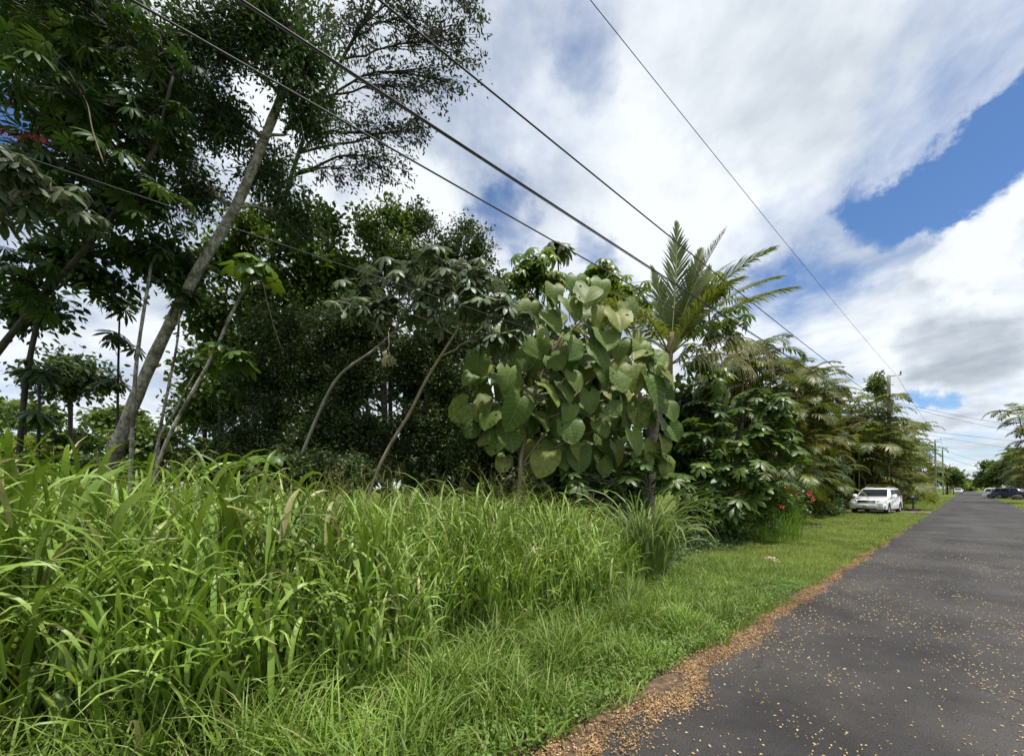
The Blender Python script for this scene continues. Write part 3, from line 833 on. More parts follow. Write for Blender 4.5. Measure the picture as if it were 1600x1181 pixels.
def big_leaf_mat():
    m, nt, bs, out = base_mat('heart_leaf_blade'); L = nt.links.new
    at = nt.nodes.new('ShaderNodeAttribute'); at.attribute_name = 'uvw'
    sp = nt.nodes.new('ShaderNodeSeparateXYZ'); L(at.outputs['Vector'], sp.inputs[0])
    def mt(op, a, b=None):
        n = nt.nodes.new('ShaderNodeMath'); n.operation = op
        for i, v in enumerate((a, b)):
            if v is None: continue
            if isinstance(v, (int, float)): n.inputs[i].default_value = v
            else: L(v, n.inputs[i])
        return n.outputs[0]
    ax = mt('ABSOLUTE', sp.outputs[0])
    v = mt('SUBTRACT', sp.outputs[1], mt('MULTIPLY', ax, .55))
    fr = mt('ABSOLUTE', mt('SUBTRACT', mt('FRACT', mt('MULTIPLY', v, 7.0)), .5))
    lat = mt('LESS_THAN', fr, .05)
    mid = mt('LESS_THAN', ax, .012)
    vein = mt('MAXIMUM', lat, mid)
    oi = nt.nodes.new('ShaderNodeObjectInfo')
    base = ramp(nt, [(.07, .128, .02), (.10, .165, .028), (.135, .20, .038), (.095, .15, .032), (.20, .225, .042)], [0, .3, .6, .8, 1]); L(oi.outputs['Random'], base.inputs[0])
    tc = nt.nodes.new('ShaderNodeTexCoord')
    of = nt.nodes.new('ShaderNodeVectorMath'); of.operation = 'ADD'; L(tc.outputs['Object'], of.inputs[0])
    sc = nt.nodes.new('ShaderNodeVectorMath'); sc.operation = 'SCALE'; sc.inputs['Scale'].default_value = 1.0
    cb = nt.nodes.new('ShaderNodeCombineXYZ'); L(mt('MULTIPLY', oi.outputs['Random'], 37.0), cb.inputs[2]); L(cb.outputs[0], of.inputs[1])
    n = nt.nodes.new('ShaderNodeTexNoise'); n.inputs['Scale'].default_value = 7; n.inputs['Detail'].default_value = 6; n.inputs['Roughness'].default_value = .7
    L(of.outputs[0], n.inputs['Vector'])
    # old leaves are mottled yellow, with brown specks
    th = nt.nodes.new('ShaderNodeMapRange'); L(mt('ADD', n.outputs[0], mt('MULTIPLY', mt('FRACT', mt('MULTIPLY', oi.outputs['Random'], 7.3)), .34)), th.inputs[0])
    th.inputs['From Min'].default_value = .70; th.inputs['From Max'].default_value = .92
    m1 = nt.nodes.new('ShaderNodeMix'); m1.data_type = 'RGBA'; L(th.outputs[0], m1.inputs['Factor']); L(base.outputs[0], m1.inputs['A']); m1.inputs['B'].default_value = (.27, .27, .05, 1)
    m2 = nt.nodes.new('ShaderNodeMix'); m2.data_type = 'RGBA'; L(mt('MULTIPLY', vein, .5), m2.inputs['Factor']); L(m1.outputs['Result'], m2.inputs['A']); m2.inputs['B'].default_value = (.27, .32, .15, 1)
    n2 = nt.nodes.new('ShaderNodeTexNoise'); n2.inputs['Scale'].default_value = 26; n2.inputs['Detail'].default_value = 2; L(of.outputs[0], n2.inputs['Vector'])
    sk = mt('MULTIPLY', mt('GREATER_THAN', n2.outputs[0], .69), .7)
    m3 = nt.nodes.new('ShaderNodeMix'); m3.data_type = 'RGBA'; L(sk, m3.inputs['Factor']); L(m2.outputs['Result'], m3.inputs['A']); m3.inputs['B'].default_value = (.12, .08, .03, 1)
    L(m3.outputs['Result'], bs.inputs['Base Color']); bs.inputs['Roughness'].default_value = .5; bs.inputs['Specular IOR Level'].default_value = .28
    bp = nt.nodes.new('ShaderNodeBump'); bp.inputs['Strength'].default_value = .4; bp.inputs['Distance'].default_value = .02; bp.invert = True
    L(vein, bp.inputs['Height']); L(bp.outputs[0], bs.inputs['Normal'])
    tr = nt.nodes.new('ShaderNodeBsdfTranslucent'); L(m3.outputs['Result'], tr.inputs[0])
    mx = nt.nodes.new('ShaderNodeMixShader'); mx.inputs[0].default_value = .25
    L(bs.outputs[0], mx.inputs[1]); L(tr.outputs[0], mx.inputs[2]); L(mx.outputs[0], out.inputs[0])
    return m
M_heart = big_leaf_mat()

OCT = [palmate(11, .46, .062, .6, G_oct, seed=i, petiole=.55) for i in range(3)]
BRI = [palmate(9, .42, .08, .75, G_bright, seed=10 + i, petiole=.4, nseg=3) for i in range(3)]
UMB = [palmate(9, .44, .085, .42, G_umb, seed=20 + i, petiole=.55) for i in range(4)]
CEC = [palmate(9, .48, .088, .7, G_cec, seed=30 + i, petiole=.6, base_r=.01, wide_at=.66, merge=.85, nseg=5) for i in range(4)]
CECY = [palmate(9, .48, .105, .55, G_young, seed=40 + i, petiole=.5, base_r=.01, wide_at=.66, merge=.8, nseg=5) for i in range(3)]
G_cecd = leaf_mat('dull_cecropia_leaves', [(.045, .065, .035), (.06, .082, .045), (.08, .105, .055), (.06, .085, .035)], .2, .5, .3)
CECD = [palmate(9, .48, .085, .8, G_cecd, seed=36 + i, petiole=.6, base_r=.01, wide_at=.66, merge=.85, nseg=5) for i in range(3)]
HEART = [heart_leaf(M_heart, 50 + i) for i in range(10)]

# ================================================================== THICKET
L6, L6w, L4 = leaf6(.2), leaf6(.27), leaf4(.26)

# --- the tall leaning tree and its open crown
lean = [U(112, 890, 8.15), U(175, 715, 8.1), U(235, 570, 8.0), U(300, 440, 7.95), U(370, 320, 7.9), U(420, 200, 7.8), U(452, 110, 7.7), U(480, -40, 7.6), U(505, -190, 7.5)]
tree('leaning_tree', 'tall leaning tree with pale mottled trunk under a dark feathery crown', 'tree', lean,
     [.125, .112, .10, .09, .083, .075, .066, .05, .03],
     [blob(465, 90, 7.4, 75, 100, .8, 190), blob(400, 30, 7.2, 90, 75, .8, 190), blob(310, 60, 7.2, 80, 80, .7, 160), blob(335, 185, 7.6, 70, 55, .6, 130), blob(490, 190, 7.6, 45, 45, .5, 70), blob(255, 130, 7.6, 60, 60, .6, 90),
      blob(400, -60, 7.3, 110, 60, .9, 90), blob(290, 290, 8.4, 75, 60, .6, 110), blob(430, 280, 8.4, 65, 70, .6, 120), blob(470, 350, 8.6, 60, 45, .5, 80)],
     M_bark_pale, G_fine, L6, (.06, .125), 22, .10, .35, sides=14)
# --- the sparse lacy tree whose twigs stand against the cloud
lace = [U(395, 860, 10.4), U(400, 600, 10.3), U(430, 380, 10.2), U(470, 230, 10.), U(520, 120, 9.8), U(580, 10, 9.6), U(630, -110, 9.4)]
tree('lacy_tree', 'sparse tree with lacy twigs spread against the white cloud', 'tree', lace, [.07, .065, .055, .045, .038, .03, .02],
     [blob(560, 45, 9.7, 60, 50, .7, 44), blob(650, 30, 9.5, 70, 45, .8, 50), blob(720, 60, 9.4, 55, 50, .7, 42), blob(700, 130, 9.5, 55, 38, .6, 36), blob(620, 130, 9.7, 60, 40, .7, 36),
      blob(590, 210, 9.9, 60, 32, .7, 36), blob(655, 200, 9.7, 50, 30, .6, 30), blob(545, 265, 10.1, 60, 30, .6, 30), blob(610, 262, 10, 55, 22, .5, 24), blob(520, 165, 10, 50, 40, .6, 30),
      blob(660, -40, 9.3, 110, 40, 1., 44), blob(735, 5, 9.3, 40, 26, .5, 22), blob(500, 40, 9.8, 50, 70, .6, 30)],
     M_bark_dark, G_lace, L6, (.06, .125), 22, .07, .45, tw=(.008, .003), tmin=.55)

# --- octopus tree hanging over from the camera side of the thicket
octo = [U(-150, 905, 7.2), U(-70, 660, 7.1), U(0, 545, 7.0), U(80, 450, 6.9), U(165, 350, 6.8), U(235, 245, 6.7), U(270, 120, 6.5)]
palm_leaf_tree('octopus_tree', 'dark octopus tree with drooping hand shaped leaves overhanging the tall grass', 'tree', octo, [.07, .058, .05, .043, .036, .03, .02],
     [blob(60, 40, 6.2, 90, 60, .9, 34), blob(170, 60, 6.3, 80, 60, .8, 30), blob(100, 150, 6.3, 85, 50, .8, 30), blob(210, 170, 6.5, 70, 45, .7, 24), blob(40, 230, 6.2, 70, 45, .7, 20),
      blob(150, 260, 6.5, 80, 45, .8, 28), blob(235, 320, 6.8, 70, 40, .7, 24), blob(40, 440, 6.6, 60, 60, .7, 26), blob(255, 60, 6.6, 50, 60, .7, 18), blob(120, 355, 6.7, 60, 35, .6, 12), blob(-20, 130, 6.2, 60, 90, .8, 18), blob(60, -40, 6.0, 160, 40, .9, 24)],
     M_bark_dark, OCT, (.36, .56), upw=.9, outw=.35, jit=.42)
tree('shade_tree', 'dark shade tree crown filling the view above the octopus tree', 'tree', [U(20, 900, 8.8), U(40, 600, 8.7), U(90, 380, 8.5), U(130, 200, 8.2), U(150, 40, 8.)], [.055, .05, .045, .04, .03],
     [blob(60, 60, 7.8, 110, 80, .8, 150), blob(190, 60, 7.8, 80, 80, .8, 120), blob(120, 190, 8, 110, 60, .8, 140), blob(40, 300, 8.2, 90, 50, .7, 100), blob(190, 310, 8.4, 80, 50, .7, 100), blob(260, 220, 8.4, 60, 50, .6, 70), blob(110, 405, 8.6, 80, 36, .6, 80), blob(50, 480, 8.8, 70, 50, .6, 80), blob(285, 420, 9.0, 60, 50, .6, 80), blob(180, 455, 9.0, 50, 24, .5, 36), blob(100, -60, 7.6, 160, 50, .9, 90), blob(230, 400, 8.8, 60, 30, .6, 50)],
     M_bark_dark, G_oct, L6w, (.12, .22), 12, .12, .4, tw=(.01, .004))
def blossom_spike():
    t = thing('blossom_spike', 'red beaded flower spike poking out of the dark octopus tree', 'flower', U(-30, 200, 5.9))
    mb = MB(); a, b = U(-30, 200, 5.9), U(78, 222, 5.9)
    tube(mb, spline([a - a, (b - a) * .5 + np.array([0, 0, .03]), b - a], 10), .008, 5)
    red = plain_mat('red_beads', (.28, .03, .03), .5, vary=.3)
    place('stalk', mb.mesh('stalk', red), t)
    mb = MB(); p = (b - a) * rng.random(90)[:, None] + rng.normal(0, .022, (90, 3))
    scatter(mb, leaf6(.45, .3, .3), p, rng.normal(0, 1, (90, 3)), rng.normal(0, 1, (90, 3)), np.full(90, .04), rng.random(90))
    place('beads', mb.mesh('beads', red), t)['kind'] = 'stuff'
blossom_spike()

# --- silvery cecropia at the edge of the view
palm_leaf_tree('silver_cecropia', 'silvery cecropia crown with ribbed leaves below the octopus tree branches', 'tree',
     [U(-210, 940, 5.8), U(-120, 600, 5.7), U(-40, 400, 5.6), U(20, 310, 5.5)], [.08, .06, .045, .03],
     [blob(20, 265, 5.6, 60, 25, .5, 14), blob(80, 300, 5.8, 50, 26, .5, 12), blob(10, 325, 5.7, 50, 30, .5, 11), blob(120, 330, 5.9, 36, 20, .4, 6)],
     M_bark_grey, CECD, (.34, .56), upw=.9, outw=.4, jit=.25)

# --- thin pale stems of young cecropias
def sapling(label, path, r, heads, meshes, size, bark):
    base = np.array(path[0]); t = thing('cecropia_sapling', label, 'tree', base)
    mb = MB(); P = spline([p - base for p in path], 22)
    tube(mb, P, np.linspace(r[0], r[1], 22) * (1 + .12 * (np.arange(22) % 2)), 7, .3)
    place('stem', mb.mesh('stem', bark), t)
    for c, n, rad in heads:
        tips = in_ellipsoid(n, c, np.array([rad, rad, rad * .5]), .6)
        leaf_objects(t, base, tips, np.repeat(c[None], n, 0) - np.array([0, 0, .15]), meshes, size, .8, .5, .22)
sapling('straight pale sapling stem standing just in front of the leaning trunk', [U(200, 900, 7.4), U(206, 690, 7.4), U(214, 560, 7.4), U(237, 410, 7.4)], (.04, .022), [(U(240, 400, 7.4), 9, .35)], OCT, (.5, .7), M_bark_pale)
sapling('slanting pale sapling with one lime leaf cluster halfway up its stem', [U(215, 890, 7.2), U(250, 715, 7.2), U(330, 560, 7.2), U(362, 490, 7.2), U(395, 430, 7.2)], (.035, .022),
        [(U(347, 540, 7.1), 3, .14), (U(372, 562, 7.1), 6, .3), (U(400, 422, 7.2), 9, .4)], CECY, (.42, .62), M_bark_pale)
sapling('thin twin sapling stem close behind the leaning trunk foot', [U(235, 890, 7.9), U(247, 700, 7.9), U(262, 610, 7.9), U(276, 540, 7.9), U(282, 470, 7.9)], (.03, .016), [(U(284, 462, 7.9), 8, .35)], OCT, (.45, .65), M_bark_pale)
sapling('low slanting sapling stem crossing behind the lime leaf cluster', [U(215, 890, 7.7), U(243, 705, 7.7), U(275, 640, 7.7), U(306, 580, 7.7)], (.026, .016), [(U(312, 570, 7.7), 6, .3)], CECY, (.4, .55), M_bark_pale)
sapling('dark upright sapling with flat tiers against the sky gap', [U(182, 860, 9.6), U(184, 620, 9.6), U(187, 480, 9.6)], (.035, .015), [(U(187, 475, 9.6), 8, .4), (U(186, 530, 9.6), 6, .45), (U(184, 600, 9.6), 6, .4)], OCT, (.45, .7), M_bark_dark)
sapling('slim sapling rising from the lime bush near the tall grass crest', [U(58, 860, 8.6), U(60, 690, 8.6), U(62, 590, 8.6)], (.035, .02), [(U(62, 580, 8.6), 9, .45), (U(60, 650, 8.6), 6, .4)], OCT, (.5, .75), M_bark_dark)
sapling('short young cecropia with fresh leaves at the dark thicket foot', [U(405, 850, 7.3), U(408, 770, 7.3), U(410, 735, 7.3)], (.02, .014), [(U(405, 722, 7.3), 7, .3), (U(440, 715, 7.3), 3, .2)], CECY, (.45, .6), M_bark_grey)

# --- the dark small-leaved thicket between leaning tree and heart leaved tree
thick = [('bushy dark evergreen tree just beyond the pale sapling stems', [U(420, 840, 9.4), U(425, 700, 9.4), U(440, 560, 9.4)], [(430, 520, 9.3, 70, 60, 130), (400, 600, 9.1, 60, 60, 110), (450, 660, 8.9, 65, 60, 120), (380, 690, 9.2, 60, 50, 90), (470, 580, 9.0, 50, 50, 90)]),
         ('rounded dark evergreen tree behind the crooked bare stem', [U(545, 830, 9.2), U(550, 690, 9.2), U(560, 560, 9.2)], [(520, 520, 9.1, 65, 55, 120), (580, 500, 9.2, 60, 50, 110), (550, 590, 8.9, 70, 55, 130), (510, 660, 8.7, 60, 60, 110), (580, 680, 8.8, 65, 50, 110), (470, 700, 8.5, 50, 40, 70)]),
         ('deep shaded evergreen tree behind the straight tan stem', [U(660, 820, 9.4), U(665, 690, 9.4), U(668, 560, 9.4)], [(640, 560, 9.4, 60, 60, 110), (700, 600, 9.4, 60, 60, 110), (650, 660, 9.2, 65, 50, 110), (720, 690, 9.2, 60, 50, 100), (690, 520, 9.6, 60, 50, 90), (620, 720, 9.0, 60, 35, 80)]),
         ('low dark evergreen shrub at the crest of the tall grass', [U(500, 850, 7.9), U(505, 780, 7.9), U(510, 740, 7.9)], [(490, 730, 7.8, 60, 28, 70), (560, 735, 7.9, 60, 26, 70), (430, 745, 7.7, 50, 22, 50)])]
for lab, tr, bl in thick:
    tree('evergreen_tree', lab, 'tree', tr, [.09, .07, .04], [blob(x, y, Y, a, b, .75, n) for x, y, Y, a, b, n in bl], M_bark_dark, G_dark, L4, (.06, .105), 42, .085, .15, group='dark evergreens of the thicket', crown='crown')

# --- broadleaf trees above the thicket
tree('broadleaf_tree', 'leafy mid green tree just beyond the leaning trunk top', 'tree', [U(440, 830, 10.6), U(450, 600, 10.6), U(470, 420, 10.6)], [.10, .08, .04],
     [blob(470, 380, 10.4, 60, 45, .8, 60), blob(520, 420, 10.4, 55, 50, .8, 60), blob(440, 450, 10.4, 60, 45, .8, 60), blob(510, 350, 10.6, 45, 35, .6, 36), blob(500, 480, 10.4, 60, 40, .8, 50), blob(560, 470, 10.4, 50, 40, .7, 44)],
     M_bark_dark, G_mid, L6w, (.12, .2), 18, .13, .3)
tree('broadleaf_tree', 'yellow green tree top with ferny tufts against the cloud', 'tree', [U(600, 830, 11.4), U(600, 600, 11.4), U(590, 430, 11.4)], [.10, .08, .04],
     [blob(570, 355, 11.2, 40, 32, .6, 40), blob(610, 335, 11.3, 35, 26, .5, 32), blob(600, 390, 11.2, 55, 35, .7, 46), blob(560, 420, 11.1, 50, 30, .7, 40), blob(640, 350, 11.5, 22, 28, .4, 18)],
     M_bark_grey, G_mid, L6, (.11, .19), 20, .12, .3)
tree('broadleaf_tree', 'dark upright tree top with small leaves beside the bright umbrella trees', 'tree', [U(730, 830, 11.8), U(725, 620, 11.8), U(715, 450, 11.8)], [.10, .08, .04],
     [blob(655, 345, 11.6, 32, 26, .5, 34), blob(700, 385, 11.6, 45, 36, .7, 60), blob(750, 395, 11.7, 34, 40, .6, 50), blob(670, 430, 11.5, 60, 40, .8, 70), blob(740, 450, 11.5, 55, 36, .8, 60), blob(730, 352, 11.8, 24, 16, .4, 18)],
     M_bark_dark, G_dark, L4, (.08, .13), 34, .10, .2)

tree('broadleaf_tree', 'leafy dark tree filling the gap beside the leaning trunk', 'tree', [U(340, 830, 10.8), U(345, 650, 10.8), U(350, 480, 10.8)], [.08, .06, .04],
     [blob(350, 400, 10.6, 60, 45, .7, 70), blob(400, 480, 10.6, 60, 55, .7, 80), blob(330, 500, 10.8, 45, 45, .7, 60), blob(310, 580, 10.8, 45, 40, .7, 54), blob(360, 590, 10.6, 55, 50, .7, 70), blob(400, 350, 10.6, 55, 40, .7, 60), blob(290, 460, 11, 30, 30, .5, 24)],
     M_bark_dark, G_mid, L6w, (.11, .19), 18, .13, .3)
tree('broadleaf_tree', 'dark leafy tree crown between the yellow green tree and the cecropia leaves', 'tree', [U(610, 830, 10.8), U(610, 650, 10.8), U(610, 480, 10.8)], [.08, .06, .04],
     [blob(560, 440, 10.8, 60, 40, .7, 70), blob(630, 410, 10.8, 60, 40, .7, 70), blob(690, 440, 10.8, 50, 36, .7, 56), blob(500, 460, 10.6, 50, 40, .7, 56), blob(760, 500, 10.8, 50, 40, .7, 56), blob(800, 560, 11, 50, 60, .7, 60)],
     M_bark_dark, G_mid, L6w, (.10, .17), 20, .13, .3)

# --- crooked stems carrying grey cecropia leaves
palm_leaf_tree('grey_cecropia', 'crooked bare stem topped by shaded cecropia leaves in the thicket middle', 'tree',
     [U(415, 900, 7.7), U(455, 760, 7.7), U(490, 665, 7.7), U(528, 590, 7.7), U(580, 550, 7.8), U(620, 515, 7.9)], [.042, .036, .032, .028, .025, .018],
     [blob(600, 485, 7.9, 60, 24, .5, 14), blob(655, 470, 8., 55, 26, .5, 14), blob(550, 480, 8., 50, 24, .5, 10), blob(640, 425, 8.1, 60, 26, .5, 14), blob(580, 440, 8.2, 50, 26, .5, 10)], M_bark_grey, CEC, (.40, .66), upw=.9, outw=.35, jit=.22)
palm_leaf_tree('grey_cecropia', 'straight tan stem topped by glossy grey green cecropia leaves beside heart leaved tree', 'tree',
     [U(545, 880, 7.5), U(590, 735, 7.5), U(640, 645, 7.5), U(668, 590, 7.5), U(715, 515, 7.5), U(735, 480, 7.5)], [.036, .032, .03, .027, .024, .018],
     [blob(740, 470, 7.3, 60, 26, .45, 18), blob(790, 485, 7.3, 46, 30, .45, 16), blob(775, 530, 7.2, 50, 22, .4, 13), blob(700, 450, 7.5, 60, 26, .45, 16), blob(690, 408, 7.7, 55, 20, .4, 12), blob(660, 495, 7.5, 50, 22, .4, 10), blob(745, 430, 7.6, 50, 20, .4, 12)], M_bark_tan, CEC, (.40, .64), upw=.9, outw=.45, jit=.22)
def dead_leaf_bunch():
    mb = MB()
    c = U(607, 555, 7.6)
    for k in range(11):
        p = np.array([[0, 0, .18], rng.normal(0, .05, 3) + [0, 0, .02], rng.normal(0, .07, 3) + [0, 0, -.22]])
        scatter(mb, leaf6(.28, .2, .2), p[1:2], np.array([p[2] - p[0]]), rng.normal(0, 1, (1, 3)), np.array([.19]), rng.random(1))
    tube(mb, [(0, 0, .45), (.01, 0, .2), (0, 0, 0)], .006, 4)
    place('dead_leaf_bunch', mb.mesh('dead_leaf_bunch', G_dead), None, c, label='withered brown leaf bunch hanging in the dark thicket', cat='leaf')
dead_leaf_bunch()

# --- heart leaved tree
def heart_tree():
    base = U(808, 880, 8.6); base[2] = 0
    t = thing('heart_leaved_tree', 'tree with huge heart shaped veined leaves beside the coconut palm', 'tree', base)
    mb = MB()
    tr = [base, U(812, 760, 8.6), U(818, 690, 8.7), U(840, 600, 8.9), U(880, 520, 9.0)]
    P = spline([p - base for p in tr], 24); tube(mb, P, np.linspace(.06, .035, 24), 8, .2)
    for c in [U(760, 590, 8.8), U(900, 640, 8.8), U(960, 560, 9.1), U(1000, 660, 9.0), U(940, 480, 9.2), U(800, 520, 8.9), U(1020, 620, 9.2)]:
        a = P[rng.integers(8, 20)]; tube(mb, spline([a, (a + c - base) / 2 + [0, 0, .2], c - base], 9), np.linspace(.035, .016, 9), 6, .6)
    place('trunk', mb.mesh('trunk', M_bark_tan), t)
    # leaves that stand out: pixel column, row, width in pixels, tilt of the tip (degrees, 0 hangs straight down)
    L = [(815, 632, 62, 0, 8.0), (838, 540, 60, 12, 8.1), (797, 585, 58, 8, 8.1), (845, 612, 60, 60, 8.0), (897, 545, 62, -8, 8.0), (880, 535, 46, 40, 8.1), (926, 550, 56, 30, 8.2), (752, 565, 60, -20, 8.2), (755, 603, 52, -70, 8.2),
         (735, 640, 46, -45, 8.3), (855, 500, 50, 20, 8.3), (852, 474, 52, 50, 8.4), (887, 478, 50, 15, 8.4), (922, 460, 52, -20, 8.4), (893, 590, 42, 25, 8.1), (880, 610, 40, 30, 8.1), (938, 490, 44, 5, 8.4), (962, 500, 50, 8, 8.4), (975, 480, 44, 25, 8.5),
         (945, 530, 52, 0, 8.4), (940, 580, 50, 25, 8.2), (963, 590, 46, 15, 8.2), (985, 580, 50, 10, 8.3), (1010, 600, 56, 35, 8.3), (1030, 590, 50, 40, 8.4), (888, 665, 48, 5, 8.2), (895, 640, 44, -15, 8.2), (950, 640, 44, 20, 8.2), (985, 680, 44, 25, 8.3),
         (1040, 640, 40, 10, 8.5), (1035, 690, 40, 0, 8.6), (770, 520, 46, -60, 8.4), (830, 480, 46, -10, 8.5), (805, 500, 48, -40, 8.4), (800, 540, 44, -15, 8.4), (860, 565, 42, 30, 8.2), (865, 455, 44, 10, 8.6), (900, 440, 44, 0, 8.7), (940, 445, 40, -10, 8.7),
         (770, 690, 40, -60, 8.8), (920, 620, 46, 10, 8.3), (930, 670, 44, 30, 8.5), (820, 700, 40, 15, 8.9), (960, 700, 44, 10, 8.7), (1000, 640, 42, -10, 8.5), (970, 540, 44, -5, 8.5), (915, 510, 40, 20, 8.5), (835, 655, 40, 50, 8.6), (760, 640, 44, -20, 8.7), (1030, 655, 46, 10, 8.6), (1045, 672, 42, 20, 8.7), (1020, 700, 44, -5, 8.6), (1000, 718, 42, 15, 8.7), (1040, 722, 40, 5, 8.8), (905, 700, 46, -10, 8.6), (870, 715, 44, 20, 8.7), (940, 725, 42, 0, 8.8), (745, 670, 42, -30, 8.8), (790, 720, 40, -10, 8.9), (1018, 560, 44, 25, 8.6), (1000, 545, 40, 10, 8.7)]
    for px, py, w, a, Y in L:
        sz = w * Y / FOC * rng.uniform(.68, .92)
        p = U(px, py - .25 * w, Y) - base
        a = math.radians(a + rng.normal(0, 5))
        dirv = Vector((math.sin(a), -.62 + rng.normal(0, .2), -.85 * math.cos(a)))
        place('leaf', HEART[rng.integers(len(HEART))], t, p, frame(dirv, (rng.normal(.15, .4), -.8, 1.15 + rng.normal(0, .4))), sz)
    n = 160
    th = rng.uniform(0, 6.28, n); rr = np.sqrt(rng.random(n))
    for k in range(n):
        px = 885 + 150 * rr[k] * math.cos(th[k]); py = 615 + 128 * rr[k] * math.sin(th[k]); Y = rng.uniform(8.5, 10.2)
        if px < 760 and py < 520: py += 60
        w = rng.uniform(26, 48); sz = w * 8.6 / FOC
        a = math.radians(rng.normal(0, 30))
        place('leaf', HEART[rng.integers(len(HEART))], t, U(px, py - 15, Y) - base, frame((math.sin(a), -.6 + rng.normal(0, .25), -.85 * math.cos(a)), (rng.normal(0, .5), -.8, 1.0 + rng.normal(0, .5))), sz)
heart_tree()

# --- bright umbrella trees behind
for lab, tr, bl in [
    ('bright umbrella tree rising above the heart leaved tree', [U(835, 840, 12.2), U(838, 620, 12.2), U(840, 450, 12.2)], [(835, 415, 12, 38, 26, 30), (800, 440, 12, 36, 24, 24), (865, 440, 12, 34, 22, 20), (820, 470, 11.8, 50, 20, 18)]),
    ('bright umbrella tree topping the gap between heart leaves and coconut palm', [U(940, 840, 12.6), U(938, 620, 12.6), U(936, 470, 12.6)], [(935, 425, 12.4, 28, 22, 26), (965, 450, 12.4, 34, 20, 24), (910, 455, 12.4, 30, 20, 18), (995, 462, 12.6, 30, 22, 20), (975, 490, 12.4, 40, 20, 16)]),
    ('shaded umbrella tree directly behind the coconut palm crown', [U(1110, 840, 12.8), U(1110, 660, 12.8), U(1110, 560, 12.8)], [(1110, 450, 12.8, 30, 30, 22), (1135, 510, 12.8, 34, 34, 30), (1095, 560, 12.8, 34, 30, 24), (1120, 600, 12.6, 36, 26, 22), (1080, 500, 13, 36, 40, 20)])]:
    palm_leaf_tree('umbrella_tree', lab, 'tree', tr, [.10, .08, .05], [blob(x, y, Y, a, b, .7, n) for x, y, Y, a, b, n in bl], M_bark_dark, BRI, (.55, .78), upw=.95, outw=.5, jit=.22, group='umbrella trees behind the thicket')
palm_leaf_tree('cecropia_tree', 'small dark cecropia tuft poking above the bright umbrella tree', 'tree', [U(880, 830, 14), U(878, 600, 14), U(872, 405, 14)], [.07, .05, .025], [blob(872, 388, 14, 22, 12, .4, 12)], M_bark_dark, CEC, (.7, .95), upw=.9, outw=.4, jit=.2)

# --- deep background masses that close the thicket
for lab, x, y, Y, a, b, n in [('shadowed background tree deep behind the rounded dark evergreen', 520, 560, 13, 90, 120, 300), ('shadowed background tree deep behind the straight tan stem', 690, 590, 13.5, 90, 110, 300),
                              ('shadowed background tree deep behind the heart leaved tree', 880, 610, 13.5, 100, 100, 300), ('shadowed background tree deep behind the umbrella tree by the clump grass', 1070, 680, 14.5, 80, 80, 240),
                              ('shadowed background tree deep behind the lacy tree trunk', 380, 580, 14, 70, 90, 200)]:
    tree('shaded_tree', lab, 'tree', [U(x, HZ + EYE * FOC / Y, Y), U(x, y + 40, Y), U(x, y, Y)], [.12, .1, .06], [blob(x, y, Y, a, b, 1.5, n), blob(x, 720, Y, a * 1.2, 45, 1.5, n)], M_bark_dark, G_dark, L6w, (.26, .44), 20, .16, .2, group='background trees of the thicket')

